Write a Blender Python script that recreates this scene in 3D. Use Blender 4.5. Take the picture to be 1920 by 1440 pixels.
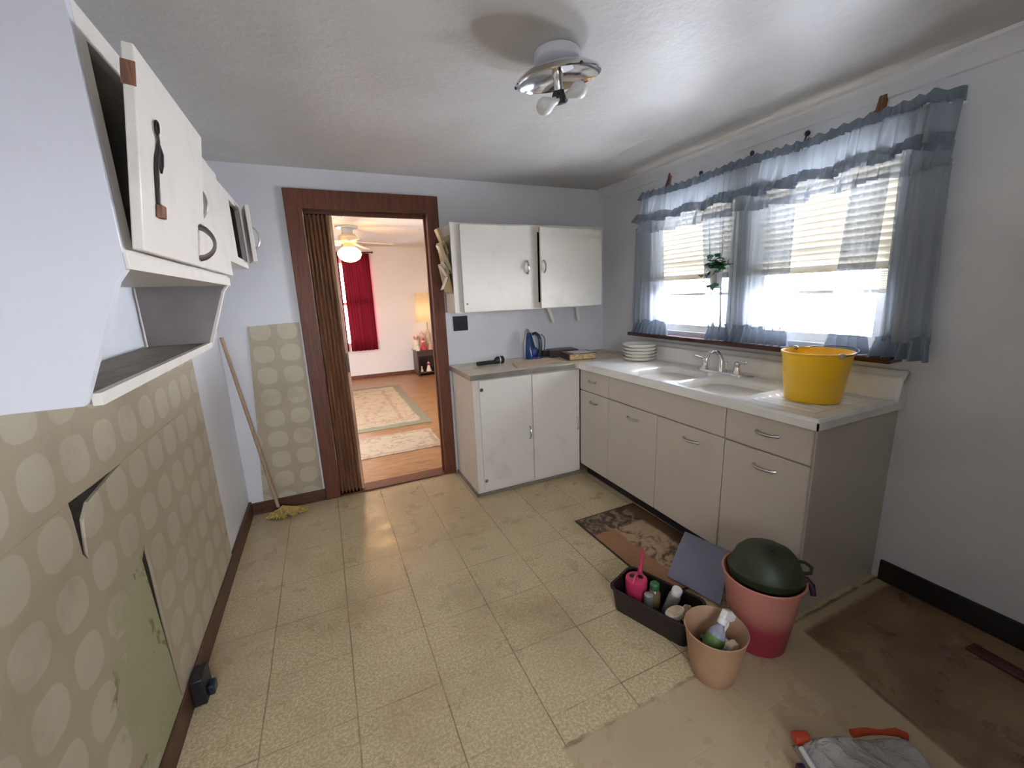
import bpy, math, random
from mathutils import Vector, Matrix
from mathutils.geometry import tessellate_polygon
random.seed(7)
SC = bpy.context.scene
for _o in list(bpy.data.objects): bpy.data.objects.remove(_o)
COL = SC.collection
PI = math.pi
R = math.radians

# ------------------------------------------------------------------ camera
CAM = (1.095, -3.1893, 1.4487); YAW, PITCH, ROLL, FPX = 0.4180, -0.2152, -0.0387, 779.26
fw = Vector((math.sin(YAW)*math.cos(PITCH), math.cos(YAW)*math.cos(PITCH), math.sin(PITCH)))
rt = Vector((math.cos(YAW), -math.sin(YAW), 0)); up = rt.cross(fw)
r2 = rt*math.cos(ROLL)+up*math.sin(ROLL); u2 = -rt*math.sin(ROLL)+up*math.cos(ROLL)
cd = bpy.data.cameras.new('camera'); cam = bpy.data.objects.new('camera', cd); COL.objects.link(cam)
cd.sensor_width = 36.0; cd.sensor_fit = 'HORIZONTAL'; cd.lens = FPX/1920*36.0; cd.clip_start = 0.02; cd.clip_end = 200
m = Matrix((r2, u2, -fw)).transposed().to_4x4(); m.translation = Vector(CAM); cam.matrix_world = m
SC.camera = cam
# ------------------------------------------------------------------ world, exposure
SC.view_settings.view_transform = 'Standard'; SC.view_settings.look = 'None'
SC.view_settings.gamma = 1.0; SC.view_settings.use_curve_mapping = False
SC.view_settings.exposure = 0.24
SC.cycles.max_bounces = 12; SC.cycles.diffuse_bounces = 8; SC.cycles.transparent_max_bounces = 24
SC.cycles.transmission_bounces = 10; SC.cycles.use_denoising = True; SC.cycles.sample_clamp_indirect = 8.0
W = bpy.data.worlds.new('sky'); SC.world = W; W.use_nodes = True
nt = W.node_tree; bg = nt.nodes['Background']
tc = nt.nodes.new('ShaderNodeTexCoord'); sx = nt.nodes.new('ShaderNodeSeparateXYZ'); cr = nt.nodes.new('ShaderNodeValToRGB')
nt.links.new(tc.outputs['Generated'], sx.inputs[0]); hz = nt.nodes.new('ShaderNodeMath'); hz.operation = 'MULTIPLY_ADD'; hz.inputs[1].default_value = 0.5; hz.inputs[2].default_value = 0.5
nt.links.new(sx.outputs['Z'], hz.inputs[0]); nt.links.new(hz.outputs[0], cr.inputs[0])
cr.color_ramp.elements[0].position = 0.49; cr.color_ramp.elements[0].color = (0.92, 0.97, 1.10, 1)
cr.color_ramp.elements[1].position = 0.555; cr.color_ramp.elements[1].color = (0.13, 0.14, 0.162, 1)
e_ = cr.color_ramp.elements.new(0.10); e_.color = (0.36, 0.39, 0.46, 1)
sw = nt.nodes.new('ShaderNodeMapRange'); sw.interpolation_type = 'SMOOTHSTEP'   # the open, brighter side of the sky lies behind the house
sw.inputs[1].default_value = -0.35; sw.inputs[2].default_value = -0.75; nt.links.new(sx.outputs['Y'], sw.inputs[0])
cr2 = nt.nodes.new('ShaderNodeValToRGB'); nt.links.new(hz.outputs[0], cr2.inputs[0])
cr2.color_ramp.elements[0].position = 0.48; cr2.color_ramp.elements[0].color = (0.045, 0.045, 0.047, 1)
cr2.color_ramp.elements[1].position = 0.52; cr2.color_ramp.elements[1].color = (0.150, 0.156, 0.172, 1)
mxw = nt.nodes.new('ShaderNodeMix'); mxw.data_type = 'RGBA'; nt.links.new(sw.outputs[0], mxw.inputs[0])
nt.links.new(cr.outputs[0], mxw.inputs[6]); nt.links.new(cr2.outputs[0], mxw.inputs[7]); nt.links.new(mxw.outputs[2], bg.inputs[0]); bg.inputs[1].default_value = 125.0

def portal(name, loc, rot, sx_, sy_):
    l = bpy.data.lights.new(name, 'AREA'); l.shape = 'RECTANGLE'; l.size = sx_; l.size_y = sy_
    l.cycles.is_portal = True; o = bpy.data.objects.new(name, l); COL.objects.link(o); o.location = loc; o.rotation_euler = rot
    return o
portal('daylight_portal', (3.60, -1.375, 1.57), (0, R(90), 0), 0.95, 1.56)
portal('daylight_portal', (1.075, -4.56, 1.425), (R(90), 0, 0), .87, 1.07)
portal('daylight_portal', (3.78, 1.875, 1.19), (0, R(90), 0), 0.42, 0.40)
portal('daylight_portal', (1.68, 5.06, 1.35), (R(-90), 0, 0), 0.7, 1.5)

# ------------------------------------------------------------------ mesh helpers
ORG = {}
class MB:
    def __init__(s): s.v = []; s.f = []
    def add(s, vs, fs, M=None):
        b = len(s.v)
        for p in vs:
            p = Vector(p)
            s.v.append(M @ p if M is not None else p)
        s.f += [tuple(b+i for i in f) for f in fs]; return s
    def box(s, a, b, M=None):
        x0, y0, z0 = a; x1, y1, z1 = b
        x0, x1 = sorted((x0, x1)); y0, y1 = sorted((y0, y1)); z0, z1 = sorted((z0, z1))
        vs = [(x0,y0,z0),(x1,y0,z0),(x1,y1,z0),(x0,y1,z0),(x0,y0,z1),(x1,y0,z1),(x1,y1,z1),(x0,y1,z1)]
        return s.add(vs, [(0,3,2,1),(4,5,6,7),(0,1,5,4),(1,2,6,5),(2,3,7,6),(3,0,4,7)], M)
    def lathe(s, prof, c=(0,0,0), n=32, M=None, sx=1, sy=1):
        vs = []; fs = []; k = len(prof)
        for i in range(n):
            a = 2*PI*i/n
            for r, z in prof: vs.append((c[0]+r*sx*math.cos(a), c[1]+r*sy*math.sin(a), c[2]+z))
        for i in range(n):
            j = (i+1) % n
            for q in range(k-1): fs.append((i*k+q, j*k+q, j*k+q+1, i*k+q+1))
        if prof[0][0] > 1e-5: fs.append(tuple(i*k for i in reversed(range(n))))
        if prof[-1][0] > 1e-5: fs.append(tuple(i*k+k-1 for i in range(n)))
        return s.add(vs, fs, M)
    def shell(s, prof, c=(0,0,0), n=32, M=None):           # open surface of revolution, profile closed by the caller
        vs = []; fs = []; k = len(prof)
        for i in range(n):
            a = 2*PI*i/n
            for r, z in prof: vs.append((c[0]+r*math.cos(a), c[1]+r*math.sin(a), c[2]+z))
        for i in range(n):
            j = (i+1) % n
            for q in range(k-1): fs.append((i*k+q, j*k+q, j*k+q+1, i*k+q+1))
        return s.add(vs, fs, M)
    def tube(s, pts, r, n=8, M=None, closed=False):
        pts = [Vector(p) for p in pts]; rs = r if isinstance(r, (list, tuple)) else [r]*len(pts)
        vs = []; fs = []; prev = None; L = len(pts)
        for i, p in enumerate(pts):
            if closed: t = pts[(i+1) % L]-pts[i-1]
            else: t = pts[min(i+1, L-1)]-pts[max(i-1, 0)]
            t.normalize()
            if prev is None:
                a = Vector((0,0,1)) if abs(t.z) < .9 else Vector((1,0,0)); nrm = t.cross(a).normalized()
            else: nrm = (prev-t*prev.dot(t)).normalized()
            prev = nrm; bn = t.cross(nrm)
            for k in range(n):
                a = 2*PI*k/n; vs.append(p+(nrm*math.cos(a)+bn*math.sin(a))*rs[i])
        for i in range(L if closed else L-1):
            j = (i+1) % L
            for k in range(n):
                q = (k+1) % n; fs.append((i*n+k, i*n+q, j*n+q, j*n+k))
        if not closed: fs.append(tuple(reversed(range(n)))); fs.append(tuple((L-1)*n+k for k in range(n)))
        return s.add(vs, fs, M)
    def prism(s, outer, w0, w1, mp, holes=(), M=None):     # polygon (u,v) extruded between w0 and w1, mapped to xyz by mp
        loops = [list(outer)]+[list(h) for h in holes]
        pl = [Vector((a, b, 0)) for lp in loops for a, b in lp]; n = len(pl)
        tri = tessellate_polygon([[Vector((a, b, 0)) for a, b in lp] for lp in loops])
        vs = [mp(p.x, p.y, w0) for p in pl]+[mp(p.x, p.y, w1) for p in pl]
        fs = []
        for t in tri: fs.append(tuple(t)); fs.append(tuple(n+i for i in reversed(t)))
        o = 0
        for lp in loops:
            k = len(lp)
            for i in range(k):
                j = (i+1) % k; fs.append((o+i, o+j, n+o+j, n+o+i))
            o += k
        return s.add(vs, fs, M)
    def grid(s, fn, nu, nv, M=None, wrap=False):
        vs = [fn(i/nu, j/nv) for j in range(nv+1) for i in range(nu+1)]
        fs = [(j*(nu+1)+i, j*(nu+1)+i+1, (j+1)*(nu+1)+i+1, (j+1)*(nu+1)+i) for j in range(nv) for i in range(nu)]
        return s.add(vs, fs, M)
    def sphere(s, c, r, n=16, mth=10, M=None):
        rr = r if isinstance(r, (tuple, list)) else (r, r, r)
        pr = [(math.sin(PI*i/mth), -math.cos(PI*i/mth)) for i in range(mth+1)]
        vs = []; fs = []; k = len(pr)
        for i in range(n):
            a = 2*PI*i/n
            for q, z in pr: vs.append((c[0]+rr[0]*q*math.cos(a), c[1]+rr[1]*q*math.sin(a), c[2]+rr[2]*z))
        for i in range(n):
            j = (i+1) % n
            for q in range(k-1): fs.append((i*k+q, j*k+q, j*k+q+1, i*k+q+1))
        return s.add(vs, fs, M)

YZ = lambda u, v, w: (w, u, v)
XZ = lambda u, v, w: (u, w, v)
XY = lambda u, v, w: (u, v, w)
def rect(u0, v0, u1, v1): return [(u0, v0), (u1, v0), (u1, v1), (u0, v1)]

def obj(name, mb, mat, parent=None, bevel=0, smooth=True, local=False, ang=38, sub=0):
    off = Vector((0, 0, 0))
    if parent is not None and not local: off = ORG.get(parent.name, Vector((0, 0, 0)))
    me = bpy.data.meshes.new(name)
    me.from_pydata([tuple(v-off) for v in mb.v], [], mb.f); me.update()
    import bmesh
    bm = bmesh.new(); bm.from_mesh(me); bmesh.ops.remove_doubles(bm, verts=bm.verts, dist=1e-6)
    bmesh.ops.recalc_face_normals(bm, faces=bm.faces); bm.to_mesh(me); bm.free()
    if smooth: me.shade_smooth(); me.set_sharp_from_angle(angle=R(ang))
    me.materials.append(mat)
    o = bpy.data.objects.new(name, me); COL.objects.link(o)
    if parent is not None: o.parent = parent
    ORG[o.name] = off if parent is not None else Vector((0, 0, 0))
    if bevel:
        b = o.modifiers.new('bevel', 'BEVEL'); b.width = bevel; b.segments = 2; b.limit_method = 'ANGLE'; b.angle_limit = R(40)
    if sub:
        b = o.modifiers.new('sub', 'SUBSURF'); b.levels = sub; b.render_levels = sub
    return o
def tag(o, label, cat, group=None, kind=None):
    o['label'] = label; o['category'] = cat
    if group: o['group'] = group
    if kind: o['kind'] = kind
    return o
def thing(name, label, cat, loc, rotz=0, group=None):
    o = bpy.data.objects.new(name, None); COL.objects.link(o); o.empty_display_size = .05
    o.location = loc; o.rotation_euler = (0, 0, rotz); ORG[o.name] = Vector(loc)
    return tag(o, label, cat, group)
def struct(name, mb, mat, parent=None, **k):
    o = obj(name, mb, mat, parent, **k)
    if parent is None: o['kind'] = 'structure'
    return o
def copytree(o, parent=None):
    c = o.copy(); COL.objects.link(c)
    if parent is not None: c.parent = parent; c.matrix_parent_inverse = o.matrix_parent_inverse.copy()
    for ch in list(o.children): copytree(ch, c)
    return c

# ------------------------------------------------------------------ material helpers
class NB:
    def __init__(s, name):
        s.m = bpy.data.materials.new(name); s.m.use_nodes = True; s.t = s.m.node_tree
        s.p = s.t.nodes['Principled BSDF']; s.out = s.t.nodes['Material Output']
        s.co = s.t.nodes.new('ShaderNodeTexCoord').outputs['Object']
    def n(s, k): return s.t.nodes.new(k)
    def l(s, a, b): s.t.links.new(a, b)
    def put(s, sock, v):
        if hasattr(v, 'node'): s.l(v, sock)
        else:
            if isinstance(v, (tuple, list)) and len(v) == 3 and sock.type == 'RGBA': v = (*v, 1)
            sock.default_value = v
    def math(s, op, a, b=0.0, c=0.0, clamp=False):
        n = s.n('ShaderNodeMath'); n.operation = op; n.use_clamp = clamp
        for i, v in enumerate((a, b, c)): s.put(n.inputs[i], v)
        return n.outputs[0]
    def mix(s, f, a, b, mode='MIX'):
        n = s.n('ShaderNodeMix'); n.data_type = 'RGBA'; n.blend_type = mode
        s.put(n.inputs[0], f); s.put(n.inputs[6], a); s.put(n.inputs[7], b); return n.outputs[2]
    def noise(s, sc, det=4, rough=.55, dist=0, vec=None):
        n = s.n('ShaderNodeTexNoise'); n.inputs['Scale'].default_value = sc; n.inputs['Detail'].default_value = det
        n.inputs['Roughness'].default_value = rough; n.inputs['Distortion'].default_value = dist
        s.l(vec if vec is not None else s.co, n.inputs['Vector']); return n.outputs[0]
    def vor(s, sc, vec=None, feat='F1', out=0):
        n = s.n('ShaderNodeTexVoronoi'); n.feature = feat; n.inputs['Scale'].default_value = sc
        s.l(vec if vec is not None else s.co, n.inputs['Vector']); return n.outputs[out]
    def ramp(s, f, stops):
        n = s.n('ShaderNodeValToRGB'); s.put(n.inputs[0], f); e = n.color_ramp.elements
        while len(e) < len(stops): e.new(.5)
        for q, (p, c) in zip(e, stops):
            q.position = p; q.color = (*c, 1) if isinstance(c, tuple) else (c, c, c, 1)
        return n.outputs[0]
    def sep(s, v=None):
        n = s.n('ShaderNodeSeparateXYZ'); s.l(v if v is not None else s.co, n.inputs[0]); return n.outputs
    def mapping(s, scale=(1,1,1), rot=(0,0,0), loc=(0,0,0)):
        n = s.n('ShaderNodeMapping'); n.inputs['Scale'].default_value = scale; n.inputs['Rotation'].default_value = rot
        n.inputs['Location'].default_value = loc; s.l(s.co, n.inputs[0]); return n.outputs[0]
    def sm(s, x, a, b):                                     # smoothstep of x between a and b -> 0..1
        n = s.n('ShaderNodeMapRange'); n.interpolation_type = 'SMOOTHSTEP'; s.put(n.inputs[0], x)
        n.inputs[1].default_value = a; n.inputs[2].default_value = b; return n.outputs[0]
    def base(s, c): s.put(s.p.inputs['Base Color'], c); return s
    def rough(s, c): s.put(s.p.inputs['Roughness'], c); return s
    def bump(s, h, strength=.3, dist=.01):
        n = s.n('ShaderNodeBump'); n.inputs['Strength'].default_value = strength; n.inputs['Distance'].default_value = dist
        s.l(h, n.inputs['Height']); s.l(n.outputs[0], s.p.inputs['Normal']); return s

def simple(name, c, rough=.5, metal=0, var=.06, sc=14, bump=0, bsc=60, spec=None):
    b = NB(name); f = b.noise(sc)
    lo = tuple(x*(1-var) for x in c); hi = tuple(min(1, x*(1+var)) for x in c)
    b.base(b.mix(b.sm(f, .3, .7), lo, hi)).rough(rough); b.p.inputs['Metallic'].default_value = metal
    if spec is not None: b.p.inputs['Specular IOR Level'].default_value = spec
    if bump: b.bump(b.noise(bsc, 3), bump, .002)
    return b.m
def srgb(h):
    h = h.lstrip('#'); o = []
    for i in (0, 2, 4):
        c = int(h[i:i+2], 16)/255; o.append(c/12.92 if c <= .04045 else ((c+.055)/1.055)**2.4)
    return tuple(o)

M = {}
M['paint'] = (lambda b: (b.base(b.mix(b.sm(b.noise(2.2, 5), .35, .75), (.66,.67,.70), (.74,.75,.77))).rough(.42).bump(b.noise(35, 5), .12, .004), b.m)[1])(NB('wall_paint'))
M['paint_living'] = (lambda b: (b.base(b.mix(b.noise(1.5, 4), (.74,.70,.66), (.80,.77,.74))).rough(.6).bump(b.noise(40), .1, .004), b.m)[1])(NB('living_paint'))
def ceil_mat():
    b = NB('ceiling_paint')
    b.base(b.mix(b.sm(b.noise(1.3, 5), .3, .75), (.47,.455,.43), (.56,.55,.53))).rough(.44)
    h = b.math('ADD', b.noise(26, 6, .65), b.math('MULTIPLY', b.noise(4, 3), 1.2)); b.bump(h, .35, .012); return b.m
M['ceiling'] = ceil_mat()
def ceil2():
    b = NB('textured_ceiling'); b.base(b.mix(b.noise(3), (.66,.62,.56), (.76,.73,.68))).rough(.85); b.bump(b.vor(70), .5, .01); return b.m
M['ceiling2'] = ceil2()

def cabpaint(name, c, dirt=(.42,.36,.27), amt=.35):
    b = NB(name); n1 = b.noise(6, 6, .6); n2 = b.noise(45, 3)
    col = b.mix(b.math('MULTIPLY', b.sm(n1, .52, .8), amt), b.mix(n2, tuple(x*.96 for x in c), c), dirt)
    b.base(col).rough(b.ramp(n1, [(.3, .3), (.7, .42)])).bump(b.noise(30, 4), .08, .003); return b.m
M['cab'] = cabpaint('cream_cabinet_enamel', (.74,.70,.63))
M['cab2'] = cabpaint('beige_steel_enamel', (.58,.52,.44), amt=.2)
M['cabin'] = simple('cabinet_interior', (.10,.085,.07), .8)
M['cabpanel'] = cabpaint('bluewhite_panel_paint', (.66,.67,.72), (.5,.47,.44), .15)
M['wood'] = None
def woodm(name, dark, light, scale=(14, 14, 1.2), rough=.38):
    b = NB(name); v = b.mapping(scale); f = b.noise(3.0, 8, .65, 1.5, v)
    b.base(b.mix(b.sm(f, .3, .72), dark, light)).rough(rough).bump(f, .1, .003); return b.m
M['casing'] = woodm('stained_door_casing', (.075,.019,.007), (.16,.045,.017), (14, 14, 1.2), .48)
M['baseb'] = woodm('brown_baseboard', (.045,.017,.009), (.12,.048,.024), (2, 2, 20), .5)
M['sill'] = woodm('dark_red_sill', (.03,.008,.008), (.10,.025,.02), (14, 1.2, 14), .25)
M['blackbase'] = simple('black_baseboard', (.012,.010,.010), .5)
M['broomwood'] = woodm('mop_handle_wood', (.30,.19,.11), (.48,.34,.22), (20, 20, 2), .5)
M['peg'] = woodm('brown_peg_wood', (.10,.035,.015), (.26,.11,.05), (20, 20, 4), .5)
M['shelf'] = woodm('grey_brown_shelf', (.15,.125,.10), (.25,.22,.19), (14, 2, 14), .6)
M['nightstand'] = woodm('dark_nightstand', (.03,.015,.01), (.09,.045,.03))
M['chrome'] = simple('chrome', (.78,.78,.79), .12, 1, .02)
M['pull'] = simple('worn_chrome_pull', (.50,.48,.45), .28, 1, .1)
M['darkmetal'] = simple('dark_metal', (.08,.075,.07), .35, 1, .1)
M['alutrim'] = simple('counter_metal_trim', (.42,.40,.36), .35, .85, .12, 12)
M['enamel'] = None
b = NB('white_sink_enamel'); b.base(b.mix(b.sm(b.noise(4, 5), .45, .75), (.86,.85,.80), (.74,.71,.63))).rough(.18); M['enamel'] = b.m
b = NB('worn_counter_laminate'); f = b.noise(9, 6)
b.base(b.mix(b.sm(f, .45, .7), (.62,.55,.42), (.48,.41,.30))).rough(.35); M['laminate'] = b.m
M['black'] = simple('black_plastic', (.010,.010,.011), .45)
M['brownblack'] = simple('dark_tray_plastic', (.014,.008,.010), .4)
M['white'] = simple('white_plastic', (.78,.77,.74), .35)
M['plate'] = simple('white_dish', (.80,.77,.68), .3, var=.03)
def yellow():
    b = NB('yellow_bucket_plastic'); b.base(b.mix(b.noise(3), (.86,.52,.02), (.93,.60,.035))).rough(.32)
    b.p.inputs['Subsurface Weight'].default_value = .15; b.p.inputs['Subsurface Radius'].default_value = (.05,.03,.01)
    b.p.inputs['Subsurface Scale'].default_value = .3
    return b.m
M['yellow'] = yellow()
M['pinkcan'] = simple('magenta_plastic', (.50,.035,.10), .35)
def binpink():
    b = NB('pink_bin_plastic'); z = b.sep()[2]     # darker red towards the bottom, paler pink above
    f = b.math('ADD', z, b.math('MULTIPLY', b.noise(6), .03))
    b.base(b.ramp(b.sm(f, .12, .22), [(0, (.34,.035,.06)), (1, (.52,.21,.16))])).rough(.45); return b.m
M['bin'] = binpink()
M['tub'] = simple('tan_tub_plastic', (.40,.24,.14), .5)
M['green'] = simple('dark_green_enamel', (.026,.036,.012), .5, var=.3, sc=8)
M['purple'] = simple('dark_purple_plastic', (.03,.008,.035), .4)
M['greencap'] = simple('green_cap', (.03,.14,.06), .4)
M['lime'] = simple('lime_label', (.10,.20,.04), .5)
M['teal'] = simple('teal_plastic', (.05,.22,.20), .4)
M['blue'] = simple('iron_blue_plastic', (.01,.05,.16), .2)
M['bluet'] = simple('iron_light_blue', (.03,.06,.22), .15)
M['navy'] = simple('iron_dark', (.01,.02,.035), .3)
M['steel'] = simple('brushed_soleplate', (.52,.52,.53), .35, .9)
M['paper'] = simple('brown_paper', (.58,.44,.31), .8, var=.08, sc=10)
M['envelope'] = simple('white_envelope', (.75,.72,.70), .7)
M['khaki'] = simple('khaki_card', (.42,.36,.20), .7, var=.1)
M['beigebrush'] = simple('beige_plastic_holder', (.50,.40,.24), .35, var=.1)
M['bookdark'] = simple('dark_brown_leatherette', (.045,.03,.028), .4, var=.25, sc=30)
M['pages'] = simple('yellowed_pages', (.50,.36,.17), .8, var=.25, sc=60)
M['matcover'] = simple('grey_brown_cover', (.17,.13,.12), .5)
M['amber'] = simple('amber_bottle', (.16,.12,.05), .2)
M['silver'] = simple('silver_foil', (.55,.56,.58), .3, .7, .15)
M['sponge'] = simple('cream_sponge', (.72,.60,.42), .8, var=.2, sc=40, bump=.5, bsc=90)
M['rag'] = simple('white_rag', (.70,.70,.72), .9, var=.1, bump=.3)
M['mop'] = simple('yellow_mop_yarn', (.46,.33,.10), .95, var=.3, sc=60)
M['leaf'] = simple('ivy_leaf', (.03,.14,.055), .45, var=.4, sc=60)
M['pot'] = simple('white_planter', (.62,.60,.60), .4)
M['redcloth'] = None
def cloth(name, col, trans=.35, transp=.0, sc=220):
    b = NB(name); t = b.t; t.nodes.remove(b.p)
    d = b.n('ShaderNodeBsdfDiffuse'); tr = b.n('ShaderNodeBsdfTranslucent'); tp = b.n('ShaderNodeBsdfTransparent')
    f = b.noise(sc, 2); c = b.mix(f, tuple(x*.9 for x in col), tuple(min(1, x*1.08) for x in col))
    b.l(c, d.inputs[0]); b.l(c, tr.inputs[0])
    m1 = b.n('ShaderNodeMixShader'); m1.inputs[0].default_value = trans; b.l(d.outputs[0], m1.inputs[1]); b.l(tr.outputs[0], m1.inputs[2])
    m2 = b.n('ShaderNodeMixShader'); m2.inputs[0].default_value = transp; b.l(m1.outputs[0], m2.inputs[1]); b.l(tp.outputs[0], m2.inputs[2])
    b.l(m2.outputs[0], b.out.inputs[0]); return b.m
M['sheer'] = cloth('bluegrey_sheer', (.315,.35,.395), .26, .17)
M['ruffle'] = cloth('bluegrey_ruffle', (.21,.25,.31), .15, .08)
M['redcurtain'] = cloth('dark_red_curtain', (.125,.008,.013), .03, 0)
M['shade'] = cloth('lamp_shade_linen', (.80,.66,.45), .5, 0)
M['blind'] = cloth('cream_blind_slat', (.90,.86,.76), .050, 0, 8)
def glass():
    b = NB('window_glass'); b.t.nodes.remove(b.p)
    tp = b.n('ShaderNodeBsdfTransparent'); g = b.n('ShaderNodeBsdfGlossy'); g.inputs['Roughness'].default_value = .02
    fr = b.n('ShaderNodeFresnel'); fr.inputs[0].default_value = 1.25
    mx = b.n('ShaderNodeMixShader'); b.l(fr.outputs[0], mx.inputs[0]); b.l(tp.outputs[0], mx.inputs[1]); b.l(g.outputs[0], mx.inputs[2])
    b.l(mx.outputs[0], b.out.inputs[0]); return b.m
M['glass'] = glass()
def clearplastic(name, tint, k=.35, rough=.15):
    b = NB(name); b.base(tint).rough(rough); tp = b.n('ShaderNodeBsdfTransparent'); mx = b.n('ShaderNodeMixShader')
    b.bump(b.noise(16, 4, .6, 2), .9, .03)
    mx.inputs[0].default_value = k; b.l(b.p.outputs[0], mx.inputs[1]); b.l(tp.outputs[0], mx.inputs[2]); b.l(mx.outputs[0], b.out.inputs[0]); return b.m
M['bag'] = clearplastic('crinkled_clear_plastic', (.58,.56,.54), .32, .10)
M['bottle'] = clearplastic('cloudy_bottle', (.45,.47,.60), .3, .2)
M['foil'] = clearplastic('glass_disc', (.62,.63,.64), .45, .05)
def emis(name, c, s):
    b = NB(name); b.base(c); b.p.inputs['Emission Color'].default_value = (*c, 1); b.p.inputs['Emission Strength'].default_value = s; return b.m
M['globe'] = emis('lit_fan_globe', (1.0,.56,.20), 22)
b = NB('frosted_bulb'); b.base((.70,.70,.68)).rough(.25); M['bulb'] = b.m
M['fanwhite'] = simple('cream_fan_enamel', (.66,.52,.32), .4)
M['fantop'] = simple('grey_fan_canopy', (.45,.45,.42), .4)

# tileboard with pale rounded discs (kitchen wainscot)
def tileboard(name, ax, u0, v0, pu, pv, green=False):
    b = NB(name); s = b.sep(); U = s[ax]; V = s[2]
    wob = b.math('MULTIPLY', b.math('SUBTRACT', b.noise(9, 3), .5), .10)
    fu = b.math('SUBTRACT', b.math('FRACT', b.math('ADD', b.math('DIVIDE', b.math('SUBTRACT', U, u0), pu), 20.5)), .5)
    fv = b.math('SUBTRACT', b.math('FRACT', b.math('ADD', b.math('DIVIDE', b.math('SUBTRACT', V, v0), pv), 20.5)), .5)
    d = b.math('ADD', b.math('POWER', b.math('ABSOLUTE', fu), 2.6), b.math('POWER', b.math('ABSOLUTE', fv), 2.6))
    d = b.math('ADD', b.math('POWER', d, 1/2.6), wob)
    disc = b.sm(d, .40, .365)
    halo = b.math('MULTIPLY', b.sm(d, .455, .44), .35)
    n = b.noise(5, 5); fine = b.noise(120, 2)
    bgc = b.mix(n, (.37,.315,.215), (.44,.385,.275)); dc = b.mix(n, (.50,.46,.335), (.58,.54,.42))
    c = b.mix(b.math('MULTIPLY', disc, .62), bgc, dc)
    c = b.mix(b.math('MULTIPLY', b.sm(b.noise(3.3, 6, .65), .48, .72), .6), c, (.33,.27,.19))
    if green:                                   # torn sheet: pale green backing board shows, with brown glue marks
        nz = b.math('MULTIPLY', b.math('SUBTRACT', b.noise(5, 6, .65), .5), .75)
        a1 = b.sm(b.math('ADD', U, nz), -1.93, -1.88); a2 = b.sm(U, -1.602, -1.606)
        a3 = b.sm(b.math('ADD', b.math('ADD', V, nz), b.math('MULTIPLY', b.math('ADD', U, 1.605), -.55)), .80, .70)
        msk = b.math('MULTIPLY', b.math('MULTIPLY', a1, a2), a3)
        st = b.sm(b.noise(8, 5, .6, 1.0), .60, .66)
        gc = b.mix(b.math('MULTIPLY', st, .8), b.mix(b.noise(4), (.31,.32,.17), (.40,.41,.25)), (.15,.085,.03))
        c = b.mix(msk, c, gc)
    b.base(b.mix(b.math('MULTIPLY', fine, .12), c, (.2,.16,.1))).rough(.42).bump(b.math('ADD', disc, b.math('MULTIPLY', n, .8)), .08, .003)
    return b.m
M['tb_left'] = tileboard('disc_tileboard', 1, -1.996, 1.085, .160, .152, True)
M['tb_back'] = tileboard('disc_tileboard_grey', 0, .715, 1.262, .158, .1485)
M['holedark'] = simple('dark_backing_paper', (.018,.014,.010), .9, var=.4, sc=30)

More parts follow.
